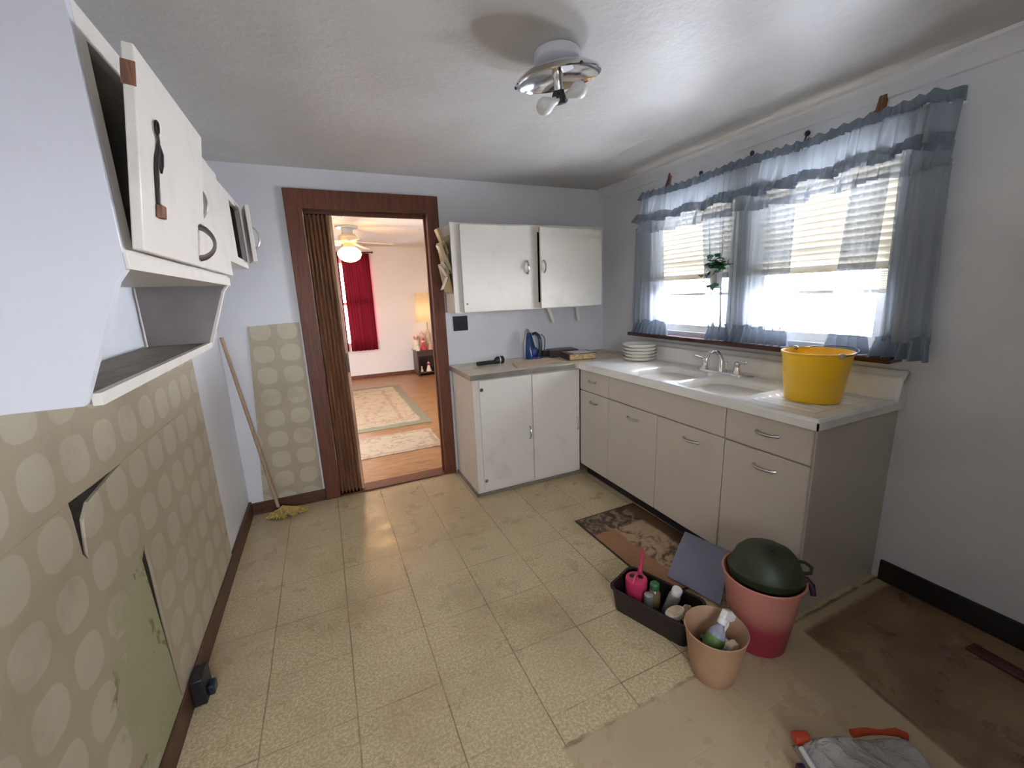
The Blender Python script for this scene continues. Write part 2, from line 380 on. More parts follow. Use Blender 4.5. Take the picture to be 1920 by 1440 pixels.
# kitchen floor: 12 in speckled vinyl tiles, plain sheet vinyl near the window wall
def floor_mat():
    b = NB('vinyl_tile_floor'); s = b.sep(); X = s[0]; Y = s[1]; T = .3048
    wx = b.math('MULTIPLY', b.math('SUBTRACT', b.noise(3, 2), .5), .008)
    def line(c, o, w):
        f = b.math('FRACT', b.math('ADD', b.math('DIVIDE', b.math('SUBTRACT', b.math('ADD', c, wx), o), T), 30.5))
        return b.sm(b.math('ABSOLUTE', b.math('SUBTRACT', f, .5)), w, w*.35)
    lx = line(X, 1.0378, .0115); ly = line(Y, -.6391, .0105)
    lx = b.math('MULTIPLY', lx, b.ramp(b.noise(2.5, 3), [(.25, .35), (.6, 1.0)]))
    ly = b.math('MULTIPLY', ly, b.ramp(b.noise(3.1, 3), [(.40, .15), (.60, .85)]))
    ln = b.math('MAXIMUM', lx, ly)
    sp = b.sm(b.noise(95, 3, .7), .42, .62); sp2 = b.sm(b.noise(210, 2), .56, .66)
    c = b.mix(sp, (.47,.37,.20), (.67,.56,.36)); c = b.mix(b.math('MULTIPLY', sp2, .4), c, (.25,.18,.095))
    dirt = b.sm(b.noise(2.0, 6, .62), .42, .78); c = b.mix(b.math('MULTIPLY', dirt, .72), c, (.33,.225,.125))
    spots = b.sm(b.noise(7, 6, .7), .62, .80); c = b.mix(b.math('MULTIPLY', spots, .35), c, (.20,.11,.055))
    # per tile tint
    tx = b.math('FLOOR', b.math('DIVIDE', b.math('SUBTRACT', X, 1.0378), T)); ty = b.math('FLOOR', b.math('DIVIDE', b.math('SUBTRACT', Y, -.6391), T))
    cv = b.n('ShaderNodeCombineXYZ'); b.l(tx, cv.inputs[0]); b.l(ty, cv.inputs[1])
    wn = b.n('ShaderNodeTexWhiteNoise'); b.l(cv.outputs[0], wn.inputs[0])
    c = b.mix(b.math('MULTIPLY', wn.outputs[0], .22), c, (.58,.52,.35))
    c = b.mix(b.math('MULTIPLY', ln, .78), c, (.13,.085,.045))
    # plain zone
    edge = b.math('MULTIPLY', b.math('SUBTRACT', b.noise(14, 4), .5), .02)
    ye = b.math('ADD', Y, edge); xe = b.math('ADD', X, edge)
    pz = b.math('MULTIPLY', b.sm(ye, -2.262, -2.268), b.sm(xe, 1.636, 1.642))
    pc = b.mix(b.noise(3, 5), (.42,.32,.19), (.52,.42,.27)); pc = b.mix(b.math('MULTIPLY', b.sm(b.noise(6, 5), .6, .8), .5), pc, (.26,.15,.08))
    c = b.mix(pz, c, pc)
    bz = b.math('MULTIPLY', b.sm(ye, -2.30, -2.33), b.sm(b.math('ADD', xe, b.math('MULTIPLY', b.math('ADD', Y, 2.33), -.20)), 2.79, 2.82))
    bc = b.mix(b.sm(b.noise(4, 6), .3, .7), (.15,.085,.042), (.26,.165,.09))
    c = b.mix(bz, c, bc)
    # rusty seams where tile meets the sheet
    seam = b.math('MULTIPLY', b.sm(b.math('ABSOLUTE', b.math('ADD', ye, 2.265)), .010, .003), b.sm(X, 1.63, 1.65))
    seam2 = b.math('MULTIPLY', b.sm(b.math('ABSOLUTE', b.math('SUBTRACT', b.math('ADD', xe, b.math('MULTIPLY', b.math('ADD', Y, 2.33), -.20)), 2.80)), .016, .004), b.sm(Y, -2.30, -2.33))
    sm = b.math('MULTIPLY', b.math('MAXIMUM', seam, seam2), b.sm(b.noise(5, 4), .35, .6))
    c = b.mix(b.math('MULTIPLY', sm, .8), c, (.09,.04,.015))
    b.base(c).rough(b.ramp(b.noise(7, 5), [(.3, .24), (.7, .38)]))
    h = b.math('SUBTRACT', b.math('MULTIPLY', b.noise(10, 4), .35), b.math('MULTIPLY', ln, .5)); b.bump(h, .22, .006)
    return b.m
M['floor'] = floor_mat()
def plank():
    b = NB('orange_plank_floor'); v = b.mapping((1.2, 9, 1)); f = b.noise(3.5, 8, .65, 1.2, v)
    s = b.sep(); ln = b.sm(b.math('ABSOLUTE', b.math('SUBTRACT', b.math('FRACT', b.math('DIVIDE', s[1], .11)), .5)), .485, .5)
    c = b.ramp(f, [(.25, (.13,.048,.018)), (.5, (.34,.17,.07)), (.75, (.47,.27,.12))])
    b.base(b.mix(b.math('MULTIPLY', ln, .6), c, (.07,.025,.01))).rough(.35); return b.m
M['plank'] = plank()
def rugm(name, x0, x1, y0, y1):
    b = NB(name); s = b.sep(); cx = (x0+x1)/2; cy = (y0+y1)/2
    dx = b.math('SUBTRACT', (x1-x0)/2, b.math('ABSOLUTE', b.math('SUBTRACT', s[0], cx)))
    dy = b.math('SUBTRACT', (y1-y0)/2, b.math('ABSOLUTE', b.math('SUBTRACT', s[1], cy)))
    d = b.math('MINIMUM', dx, dy)
    wv = b.math('ADD', d, b.math('MULTIPLY', b.math('SUBTRACT', b.noise(7, 2), .5), .08))
    fl = b.sm(b.noise(9, 5, .6, 1.5), .50, .62)
    inner = b.mix(b.math('MULTIPLY', fl, .6), (.50,.41,.29), (.30,.19,.12))
    inner = b.mix(b.math('MULTIPLY', b.sm(b.noise(15, 4, .6, .6), .60, .68), .6), inner, (.25,.27,.19))
    ring = b.sm(b.math('ABSOLUTE', b.math('SUBTRACT', wv, .30)), .03, .015)
    inner = b.mix(b.math('MULTIPLY', ring, .6), inner, (.38,.24,.16))
    c = b.mix(b.sm(wv, .13, .10), inner, b.mix(b.noise(30), (.21,.20,.135), (.27,.26,.18)))
    b.base(c).rough(.95).bump(b.noise(150), .4, .004); return b.m
def kmat():
    b = NB('printed_kitchen_mat'); s = b.sep()
    n = b.noise(8, 5, .65, 1.5); n2 = b.noise(16, 5, .6, 1)
    top = b.mix(b.sm(n2, .42, .62), (.045,.025,.018), (.26,.19,.12))           # leafy band
    mid = b.mix(b.sm(n, .45, .62), (.42,.29,.17), (.11,.05,.025))
    low = b.mix(b.noise(5), (.27,.12,.05), (.36,.19,.09))
    w = b.math('ADD', s[1], b.math('MULTIPLY', b.math('SUBTRACT', b.noise(6), .5), .05))
    u = b.math('ADD', s[0], b.math('MULTIPLY', b.math('SUBTRACT', b.noise(5), .5), .06))
    c = b.mix(b.sm(u, -.08, -.10), mid, low)
    c = b.mix(b.sm(w, .20, .22), c, top)
    c = b.mix(b.sm(u, .12, .15), c, b.mix(n, (.16,.08,.03), (.05,.025,.015)))
    b.base(c).rough(.6).bump(n2, .2, .003); return b.m
M['kmat'] = kmat()
def gridmat():
    b = NB('bluegrey_woven_mat'); s = b.sep()
    def g(c, p):
        f = b.math('SUBTRACT', b.math('FRACT', b.math('DIVIDE', c, p)), .5); return b.sm(b.math('ABSOLUTE', f), .18, .38)
    k = b.math('MAXIMUM', g(s[0], .0085), g(s[1], .0085))
    b.base(b.mix(k, (.30,.32,.42), (.17,.18,.25))).rough(.6).bump(k, .4, .003); return b.m
M['gridmat'] = gridmat()
def accord():
    b = NB('folding_door_vinyl'); v = b.mapping((6, 6, .8)); f = b.noise(4, 7, .6, 1.2, v)
    b.base(b.mix(b.sm(f, .3, .7), (.36,.19,.11), (.72,.47,.30))).rough(.38); return b.m
M['accord'] = accord()

# ------------------------------------------------------------------ room shell
XL, XR, ZC, YF = .478, 3.4548, 2.285, -4.4
fl = MB().box((XL-.15, YF-.15, -.1), (XR+.2, .06, 0)); struct('floor', fl, M['floor'], smooth=False)
struct('ceiling', MB().box((XL-.15, YF-.15, ZC), (XR+.2, .06, ZC+.1)), M['ceiling'], smooth=False)
struct('wall_left', MB().box((XL-.12, YF-.12, 0), (XL, 0, ZC)), M['paint'], smooth=False)
DL, DR, DH = 1.062, 1.878, 2.036
struct('wall_back', MB().prism(rect(XL-.12, 0, XR+.16, ZC+.3), 0, .11, XZ, [rect(DL-.02, 0.0005, DR+.02, DH+.02)]), M['paint'], smooth=False)
W1 = (-1.315, -.625); W2 = (-2.13, -1.44); WZ = (1.13, 2.035)
struct('wall_right', MB().prism(rect(YF-.12, 0, 0, ZC), XR, XR+.105, YZ, [rect(W1[0], WZ[0], W1[1], WZ[1]), rect(W2[0], WZ[0], W2[1], WZ[1])]), M['paint'], smooth=False)
struct('wall_front', MB().prism(rect(XL-.12, 0, XR+.16, ZC), YF-.12, YF, XZ, [rect(.65, .90, 1.50, 1.95)]), M['paint'], smooth=False)
struct('added_shade_wall', MB().box((1.86, YF+.001, .001), (1.98, -3.30, 1.78)), M['paint'], smooth=False)  # unseen partition added to keep front window light off the right wall
# window behind the viewer
o = struct('window_3', MB().prism(rect(.65, .90, 1.50, 1.95), YF-.1, YF-.02, XZ, [rect(.69, .94, 1.46, 1.40), rect(.69, 1.44, 1.46, 1.91)]), M['white'])
obj('pane', MB().box((.69, YF-.065, .94), (1.46, YF-.06, 1.91)), M['glass'], o, smooth=False)

# living room beyond the door
LY = 4.855; LX0, LX1, LC = -.35, 3.6, 2.35
struct('floor', MB().box((LX0-.1, .06, -.1), (LX1+.1, LY+.15, 0)), M['plank'], smooth=False)
struct('ceiling', MB().box((LX0-.1, .11, LC), (LX1+.1, LY+.15, LC+.1)), M['ceiling2'], smooth=False)
LW = (1.30, .62, 2.0, 2.12)
struct('wall_living_back', MB().prism(rect(LX0-.1, 0, LX1+.1, LC), LY, LY+.14, XZ, [rect(LW[0], LW[1], LW[2], LW[3])]), M['paint_living'], smooth=False)
struct('wall_living_left', MB().box((LX0-.1, .11, 0), (LX0, LY, LC)), M['paint_living'], smooth=False)
struct('wall_living_right', MB().prism(rect(.11, 0, LY, LC), LX1, LX1+.12, YZ, [rect(1.7, 1.0, 2.05, 1.38)]), M['paint_living'], smooth=False)
struct('baseboard_living', MB().box((LX0, LY-.015, 0), (LX1, LY, .07)), M['casing'], bevel=.003)
o = struct('window_4', MB().prism(rect(*LW), LY+.03, LY+.10, XZ, [rect(LW[0]+.05, LW[1]+.05, LW[2]-.05, 1.34), rect(LW[0]+.05, 1.40, LW[2]-.05, LW[3]-.05)]), M['white'])
obj('pane', MB().box((LW[0]+.05, LY+.06, LW[1]+.05), (LW[2]-.05, LY+.064, LW[3]-.05)), M['glass'], o, smooth=False)
o = struct('window_5', MB().prism(rect(1.7, 1.0, 2.05, 1.38), LX1+.02, LX1+.09, YZ, [rect(1.73, 1.03, 2.02, 1.35)]), M['white'])  # unseen window added to let more daylight into the living room
obj('pane', MB().box((LX1+.05, 1.73, 1.03), (LX1+.054, 2.02, 1.35)), M['glass'], o, smooth=False)

# kitchen windows with frames, sashes, glass
for k, (y0, y1) in enumerate((W1, W2)):
    z0, z1 = WZ; xm = XR+.05
    o = struct('window_%d' % (k+1), MB().prism(rect(y0+.001, z0+.001, y1-.001, z1-.001), xm-.005, XR+.10, YZ, [rect(y0+.025, z0+.012, y1-.025, z1-.025)]), M['white'])
    zm = (z0+z1)/2
    obj('upper_sash', MB().prism(rect(y0+.025, zm-.02, y1-.025, z1-.025), xm+.026, xm+.044, YZ, [rect(y0+.06, zm+.015, y1-.06, z1-.06)]), M['white'], o)
    obj('lower_sash', MB().prism(rect(y0+.025, z0+.012, y1-.025, zm+.02), xm+.002, xm+.024, YZ, [rect(y0+.06, z0+.045, y1-.06, zm-.015)]), M['white'], o)
    obj('pane', MB().box((xm+.034, y0+.055, zm+.01), (xm+.037, y1-.055, z1-.055)), M['glass'], o, smooth=False)
    obj('pane', MB().box((xm+.012, y0+.055, z0+.04), (xm+.015, y1-.055, zm-.01)), M['glass'], o, smooth=False)
    # blinds
    t = thing('window_blind', ('cream slatted blind half lowered in the left kitchen window, nearer the corner', 'cream slatted blind half lowered in the right kitchen window above the yellow bucket')[k], 'blind', (XR+.024, (y0+y1)/2, 1.42), 0, 'kitchen window blinds')
    sl = MB(); zz = z1-.05; yy0, yy1 = y0+.012, y1-.012
    while zz > 1.50:
        sl.prism([(-.0125, .0150), (-.0110, .0165), (.0125, -.0150), (.0110, -.0165)], yy0, yy1, lambda u, v, w: (XR+.024+u*.8, w, zz+v)); zz -= .0315
    for q in range(9): sl.box((XR+.008, yy0, 1.405+q*.011), (XR+.040, yy1, 1.408+q*.011))
    obj('slats', sl, M['blind'], t, smooth=False)
    obj('head_rail', MB().box((XR+.006, yy0, z1-.035), (XR+.042, yy1, z1-.003)), M['white'], t, bevel=.002)
    obj('bottom_rail', MB().box((XR+.008, yy0, 1.385), (XR+.041, yy1, 1.402)), M['blind'], t, bevel=.002)
    for yc in (y0+.2, y1-.2): obj('cord', MB().tube([(XR+.004, yc, z1-.01), (XR+.004, yc, 1.39)], .0012, 6), M['white'], t)
struct('trim_1', MB().box((XR-.018, W2[0]-.07, WZ[0]), (XR, W2[0], WZ[1]+.07)).box((XR-.018, W1[1], WZ[0]), (XR, W1[1]+.07, WZ[1]+.07)).box((XR-.018, W2[1], WZ[0]), (XR, W1[0], WZ[1]+.07)).box((XR-.018, W2[0], WZ[1]), (XR, W2[1], WZ[1]+.07)).box((XR-.018, W1[0], WZ[1]), (XR, W1[1], WZ[1]+.07)), M['white'], bevel=.003)
struct('trim_2', MB().box((XR-.11, -2.225, 1.078), (XR-.0005, -.475, 1.105)), M['sill'], bevel=.006)
# cove strip along window wall and back wall at the ceiling
cv = MB(); prof = [(0, 0), (-.075, 0), (-.07, -.012), (-.045, -.022), (-.022, -.045), (-.012, -.07), (0, -.075)]
cv.prism(prof, YF, 0, lambda u, v, w: (XR+u, w, ZC+v)); struct('trim_3', cv, M['paint'])

# door casing
cs = MB().prism([(.961, 0), (DL, 0), (DL, DH), (DR, DH), (DR, 0), (1.965, 0), (1.965, 2.156), (.961, 2.156)], -.022, 0, XZ)
struct('trim_8', cs, M['casing'], bevel=.004)
struct('trim_9', MB().box((DL-.02, -.005, 0), (DL, .12, DH)).box((DR, -.005, 0), (DR+.02, .12, DH)).box((DL-.02, -.005, DH), (DR+.02, .12, DH+.02)).box((DR-.012, .045, 0), (DR, .07, DH)), M['casing'], bevel=.002)
struct('trim_10', MB().box((DL, -.02, 0), (DR, .12, .012)), M['casing'], bevel=.004)
# folding accordion door pushed to the left
t = thing('folding_door', 'brown folding accordion door pushed open against the left door jamb', 'door', (1.16, .05, 0))
ac = MB(); nf = 6; x0, x1 = DL+.001, 1.215
pts = []
for i in range(nf*2+1):
    pts.append((x0+(x1-x0)*i/(nf*2), -.008 if i % 2 else .085))
pl = pts+[(x+.006, y+(.004 if y < .05 else .004)) for x, y in reversed(pts)]
ac.prism(pl, .012, DH-.03, lambda u, v, w: (u, v, w)); obj('pleats', ac, M['accord'], t, smooth=False)
obj('lead_post', MB().box((x1, .02, .012), (x1+.022, .09, DH-.03)), M['accord'], t, bevel=.004)
obj('top_track', MB().box((DL+.002, .035, DH-.028), (DR-.014, .065, DH-.001)), M['casing'], t, bevel=.002)
obj('handle', MB().box((x1+.004, .008, .93), (x1+.018, .02, 1.07)), M['darkmetal'], t, bevel=.003)

# baseboards
struct('baseboard_left', MB().box((XL, YF, 0), (XL+.016, -.017, .105)), M['baseb'], bevel=.003)
struct('baseboard_back', MB().box((XL, -.017, 0), (.961, 0, .085)), M['baseb'], bevel=.003)
struct('baseboard_right', MB().box((XR-.016, YF, 0), (XR, -2.27, .105)), M['blackbase'], bevel=.003)
# tileboard wainscots
tear = [(-1.612, .995), (-1.700, .950), (-1.900, .985), (-1.885, .955), (-1.885, .85), (-1.862, .83), (-1.76, .905)]
gap1 = [(-1.612, .992), (-1.80, .994), (-1.915, .998), (-1.912, .975), (-1.914, .86), (-1.898, .835), (-1.872, .935), (-1.835, .965), (-1.74, .978)]
gap2 = [(-1.642, .672), (-1.598, .712), (-1.592, .62), (-1.600, .41), (-1.603, .12), (-1.611, .12), (-1.626, .41)]
lb = MB().prism(rect(YF, .106, -.690, 1.255), XL, XL+.010, YZ, [gap1, gap2])
struct('trim_4', lb, M['tb_left'], smooth=False)
struct('trim_5', MB().box((XL+.0003, -2.0, .11), (XL+.002, -1.5, 1.05)), M['holedark'], smooth=False)
sm = MB()
sm.box((XL+.010, YF, .9945), (XL+.0112, -1.915, .9965)).box((XL+.010, -1.612, .9945), (XL+.0108, -1.0, .9965))
struct('trim_6', sm, M['khaki'], smooth=False)
bb = MB().prism([(.565, .086), (.948, .086), (.950, 1.312), (.648, 1.300)], -.007, 0, XZ)
struct('trim_7', bb, M['tb_back'], smooth=False)

# ------------------------------------------------------------------ handles
def pull(parent, c, L=.10, axis='y', out=(-1, 0, 0), r=.005, mat=None, name='handle'):
    c = Vector(c); out = Vector(out); ax = {'x': Vector((1,0,0)), 'y': Vector((0,1,0)), 'z': Vector((0,0,1))}[axis]
    pts = []; rs = []
    for i in range(13):
        t = i/12; a = (t-.5)*L; h = .024*math.sin(PI*t)**.55 if 0 < t < 1 else 0
        pts.append(c+ax*a+out*(h+.001)); rs.append(r*(1.5 if t in (0, 1) else (.75+.5*math.sin(PI*t))))
    return obj(name, MB().tube(pts, rs, 8), mat or M['pull'], parent)

# ------------------------------------------------------------------ left wall cabinet
t = thing('wall_cabinet', 'long white wall cabinet over the disc-patterned left wall, its big door hanging crooked', 'cabinet', (XL, -2.17, 1.28))
CX = .775; yn, yf = -2.165, -1.185
endp = [(XL+.0005, 1.965), (CX, 1.965), (CX, 1.52), (.758, 1.497), (.668, 1.270), (XL+.0105, 1.270)]
endp2 = [(XL+.0005, 1.965), (CX, 1.965), (CX, 1.52), (.758, 1.497), (.686, 1.287), (XL+.0105, 1.287)]
obj('side_panel', MB().prism(endp, yn, yn+.02, XZ), M['cabpanel'], t, bevel=.0015)
obj('side_panel', MB().prism(endp2, yf-.02, yf, XZ), M['cab'], t, bevel=.0015)
obj('inner_shade_panel', MB().prism([(XL+.0107, 1.303), (.680, 1.303), (.750, 1.497), (.765, 1.519), (XL+.0107, 1.519)], yf-.0235, yf-.0203, XZ), simple('mauve_grey_shade', (.26,.23,.225), .6), t)  # thin sheet; its darker grey partly stands in for the cubby's shade
ff = MB().prism(rect(yn+.02, 1.52, yf-.02, 1.965), CX-.018, CX, YZ, [rect(yn+.055, 1.575, -1.71, 1.915), rect(-1.67, 1.575, yf-.06, 1.915)])
obj('face_frame', ff, M['cab'], t)
obj('top_panel', MB().box((XL, yn+.02, 1.945), (CX-.018, yf-.02, 1.965)), M['cab'], t)
obj('bottom_panel', MB().box((XL, yn+.02, 1.52), (CX-.018, yf-.02, 1.54)), M['cab'], t)
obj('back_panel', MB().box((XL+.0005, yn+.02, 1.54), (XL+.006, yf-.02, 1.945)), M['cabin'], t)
obj('shelf', MB().prism([(yn+.02, 1.270), (yf-.02, 1.287), (yf-.02, 1.303), (yn+.02, 1.288)], XL+.0105, .672, lambda u, v, w: (w, u, v)), M['shelf'], t)
obj('shelf_edge', MB().prism([(yn+.02, 1.266), (yf-.02, 1.283), (yf-.02, 1.305), (yn+.02, 1.290)], .672, .688, lambda u, v, w: (w, u, v)), M['cab'], t)
obj('lower_rail', MB().box((CX, yn+.0, 1.519), (CX+.006, yf, 1.550)), M['cab'], t, bevel=.001)
# big crooked door (leans out at the top)
tilt = math.atan2(.045, .33)
DM = Matrix.Translation((CX+.010, -2.15, 1.556)) @ Matrix.Rotation(tilt, 4, 'Y') @ Matrix.Rotation(R(0.0), 4, 'X')
d = obj('door', MB().box((0, 0, 0), (.018, .475, .355), DM), M['cab'], t, bevel=.003)
obj('hinge', MB().box((-.0015, -.002, .285), (.0195, .0012, .325), DM), M['peg'], d)
hp = []
for i in range(17):
    a = i/16; hp.append(DM @ Vector((.018+.036*math.sin(PI*a)**.6 if 0 < i < 16 else .018, .415, .022+.085*a)))
h = obj('handle', MB().tube(hp, [.0085-.004*math.sin(PI*i/16) for i in range(17)], 8), simple('gunmetal_handle', (.20,.19,.18), .3, 1, .1), d)
# second door
d = obj('door', MB().box((CX+.007, -1.665, 1.556), (CX+.024, -1.205, 1.925)), M['cab'], t, bevel=.003)
pull(d, (CX+.024, -1.625, 1.745), .10, 'z', (1, 0, 0), .005)
# decorative bottle opener hanging on the big door
t = thing('hanging_bottle_opener', 'old metal bottle opener with a wooden end hung on the crooked cabinet door', 'tool', (CX+.06, -2.04, 1.60))
b = MB(); P = lambda y, z, x=.022: DM @ Vector((x, y, z))
b.tube([P(.090+.010*math.cos(a*PI/8), .248+.012*math.sin(a*PI/8)) for a in range(16)], .0025, 6, closed=True)
b.tube([P(.092, .236), P(.096, .224), P(.092, .205), P(.082, .19), P(.078, .165), P(.079, .13), P(.082, .098)], [.003, .003, .004, .004, .0045, .004, .004], 8)
b.tube([P(.098, .218), P(.108, .202), P(.110, .182), P(.106, .166)], [.003, .005, .004, .002], 8)
b.tube([P(.096, .205), P(.094, .187), P(.100, .172)], .0025, 6)
obj('metal_figure', b, M['darkmetal'], t)
obj('wooden_block', MB().box((.0185, .074, .074), (.030, .100, .100), DM), M['peg'], t, bevel=.002)

# small cabinet further along
t = thing('wall_cabinet', 'small white wall cabinet between the long cabinet and far corner, door ajar', 'cabinet', (XL, -1.1, 1.62))
y0, y1 = -1.184, -.69
b = MB().prism(rect(y0, 1.615, y1, 1.915), XL+.0005, .775, YZ, [rect(y0+.018, 1.633, y1-.018, 1.897)])
obj('body', b, M['cab'], t)
obj('recess_shade_liner', MB().prism(rect(y0+.0182, 1.6332, y1-.0182, 1.8968), XL+.007, .774, YZ, [rect(y0+.020, 1.635, y1-.020, 1.895)]), M['cabin'], t)  # liner added to paint the recess as dark as its shade
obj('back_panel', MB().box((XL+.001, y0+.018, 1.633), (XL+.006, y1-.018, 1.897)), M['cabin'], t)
obj('face_frame', MB().prism(rect(y0, 1.615, y1, 1.915), .775, .793, YZ, [rect(-.965, 1.65, -.72, 1.885)]), M['cab'], t, bevel=.002)
HM = Matrix.Translation((.797, -.672, 1.64)) @ Matrix.Rotation(R(13), 4, 'Z')
d = obj('door', MB().box((0, -.155, 0), (.018, 0, .255), HM), M['cab'], t, bevel=.002)
hp = [HM @ Vector((.018+.026*math.sin(PI*i/12)**.6 if 0 < i < 12 else .018, -.13, .06+.10*i/12)) for i in range(13)]
obj('handle', MB().tube(hp, .004, 8), M['pull'], d)

# ------------------------------------------------------------------ back wall upper cabinet
t = thing('wall_cabinet', 'cream two-door wall cabinet above the corner counter beside the doorway', 'cabinet', (2.58, -.15, 1.315))
ux0, ux1, uz0, uz1 = 1.975, 3.21, 1.322, 1.935
obj('side_panel', MB().prism([(-.285, uz0), (-.0005, uz0), (-.0005, uz1), (-.285, uz1)], ux0, ux0+.018, YZ), M['cab'], t)
obj('side_panel', MB().box((ux1-.018, -.285, uz0), (ux1, -.0005, uz1)), M['cab'], t)
obj('top_panel', MB().box((ux0+.018, -.285, uz1-.02), (ux1-.018, -.0005, uz1)), M['shelf'], t)
obj('bottom_panel', MB().box((ux0+.018, -.285, uz0), (ux1-.018, -.0005, uz0+.02)), M['cab'], t)
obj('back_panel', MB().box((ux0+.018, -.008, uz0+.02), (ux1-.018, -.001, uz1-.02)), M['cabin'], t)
obj('face_frame', MB().prism(rect(ux0-.015, uz0, ux1, uz1), -.300, -.285, XZ, [rect(2.03, uz0+.05, 2.53, uz1-.05), rect(2.63, uz0+.05, ux1-.05, uz1-.05)]), M['cab'], t, bevel=.001)
d = obj('door', MB().box((2.022, -.317, uz0+.004), (2.556, -.3005, uz1-.010)), M['cab'], t, bevel=.0035)
pull(d, (2.532, -.317, 1.632), .085, 'z', (0, -1, 0), .007)
obj('lock', MB().lathe([(0, 0), (.008, 0), (.006, .003), (0, .004)], n=12, M=Matrix.Translation((2.05, -.317, 1.385)) @ Matrix.Rotation(R(90), 4, 'X')), M['pull'], d)
DM2 = Matrix.Translation((ux1-.004, -.3005, uz0+.004)) @ Matrix.Rotation(R(2.4), 4, 'Z')
d = obj('door', MB().box((-.575, -.017, 0), (0, 0, uz1-uz0-.022), DM2), M['cab'], t, bevel=.0035)
hb = MB().tube([DM2 @ Vector((-.545, -.017-.024*math.sin(PI*i/12)**.6 if 0 < i < 12 else -.017, .265+.085*i/12)) for i in range(13)], .007, 8)
obj('handle', hb, M['pull'], d)
# paper towel arms under the cabinet
t = thing('towel_holder', 'pair of cream paper towel holder arms under the right half of the corner wall cabinet', 'holder', (2.93, -.15, 1.32))
for k, (xx, tw) in enumerate(((2.79, .045), (3.065, .02))):
    b = MB().prism([(xx-.014, 1.3215), (xx+.014, 1.3215), (xx+.014+tw, 1.215), (xx+tw+.008, 1.196), (xx+tw-.008, 1.196), (xx-.014+tw, 1.215)], -.165, -.150, XZ)
    obj('arm', b, M['cab'], t, bevel=.003)
obj('mounting_bar', MB().box((2.765, -.170, 1.312), (3.10, -.145, 1.3218)), M['cab'], t, bevel=.001)

# mail pocket on the side of the cabinet, with things stuffed in
t = thing('wall_pocket', 'khaki card letter pocket hung on the left side of the corner wall cabinet', 'letter holder', (ux0, -.17, 1.48))
b = MB().box((ux0-.006, -.28, 1.46), (ux0-.0005, -.06, 1.86))
obj('back_board', b, M['khaki'], t, bevel=.001)
for z0, dz in ((1.60, .22), (1.475, .20)):
    obj('pocket', MB().prism([(ux0-.006, z0), (ux0-.018, z0), (ux0-.055, z0+dz), (ux0-.051, z0+dz), (ux0-.014, z0+.005), (ux0-.006, z0+.005)], -.275, -.065, XZ), M['khaki'], t)
def stick(name, label, cat, a, c, w, th, mat, group=None, ydir=(0,1,0), bev=.002):
    a = Vector(a); c = Vector(c); u = (c-a).normalized(); v = Vector(ydir); v = (v-u*v.dot(u)).normalized(); n = u.cross(v)
    L = (c-a).length; MM = Matrix((u, v, n)).transposed().to_4x4(); MM.translation = a
    o = obj(name, MB().box((0, -w/2, -th/2), (L, w/2, th/2), MM), mat, bevel=bev); return tag(o, label, cat, group)
stick('wooden_ruler_case', 'narrow brass-coloured case sticking up from the letter pocket, topmost', 'case', (1.956, -.20, 1.735), (1.895, -.20, 1.905), .07, .022, M['beigebrush'])
stick('glasses_case', 'long beige case leaning out of the letter pocket under the topmost one', 'case', (1.958, -.235, 1.62), (1.890, -.235, 1.80), .075, .028, M['beigebrush'], bev=.008)
for (a, c, lb) in (((1.950, -.235, 1.60), (1.905, -.235, 1.682), 'white envelope leaning highest out of the lower letter pocket'),
                   ((1.945, -.215, 1.575), (1.893, -.215, 1.655), 'white folded letter sticking out in the middle of the letter pocket'),
                   ((1.925, -.255, 1.575), (1.885, -.262, 1.490), 'white card hanging down lowest from the letter pocket')):
    stick('envelope', lb, 'envelope', a, c, .055, .004, M['envelope'], 'letters in the wall pocket', bev=0)

# ------------------------------------------------------------------ base cabinet
t = thing('base_cabinet', 'cream two-door base cabinet with metal-edged top beside the doorway', 'cabinet', (2.4, -.27, 0))
bx0, bx1, by = 1.982, 2.853, -.519
obj('carcass', MB().prism(rect(bx0, .0, bx1, .875), by+.018, -.024, XZ, [rect(bx0+.02, .02, bx1-.02, .86)]), M['cab'], t)
obj('face_frame', MB().prism(rect(bx0, 0, bx1, .875), by, by+.018, XZ, [rect(bx0+.05, .06, 2.40, .83), rect(2.45, .06, bx1-.03, .83)]), M['cab'], t, bevel=.002)
obj('base_moulding', MB().box((bx0-.012, by-.012, 0), (bx1, by-.0003, .025)).box((bx0-.012, by-.012, 0), (bx0-.0003, -.024, .025)), M['shelf'], t, bevel=.003)
d = obj('door', MB().box((2.025, by-.018, .045), (2.426, by-.0005, .865)), M['cab'], t, bevel=.004)
pull(d, (2.404, by-.018, .430), .095, 'z', (0, -1, 0), .0045)
for zh in (.12, .80): obj('hinge', MB().lathe([(0, 0), (.014, 0), (.012, .004), (0, .005)], n=14, M=Matrix.Translation((2.04, by-.018, zh)) @ Matrix.Rotation(R(90), 4, 'X')), M['pull'], d)
d = obj('door', MB().box((2.438, by-.018, .045), (2.845, by-.0005, .862)), M['cab'], t, bevel=.004)
pull(d, (2.825, by-.018, .430), .095, 'z', (0, -1, 0), .0045)
t = thing('countertop', 'worn yellowish corner countertop with a dull metal edge', 'countertop', (2.4, -.27, .876))
obj('slab', MB().prism([(1.965, -.535), (2.795, -.535), (2.795, -.572), (XR-.001, -.572), (XR-.001, -.001), (1.965, -.001)], .876, .908, XY), M['laminate'], t)
obj('metal_edge', MB().box((1.960, -.541, .872), (2.795, -.535, .9095)).box((1.960, -.535, .872), (1.965, -.023, .9095)), M['alutrim'], t, bevel=.002)
CT = .908
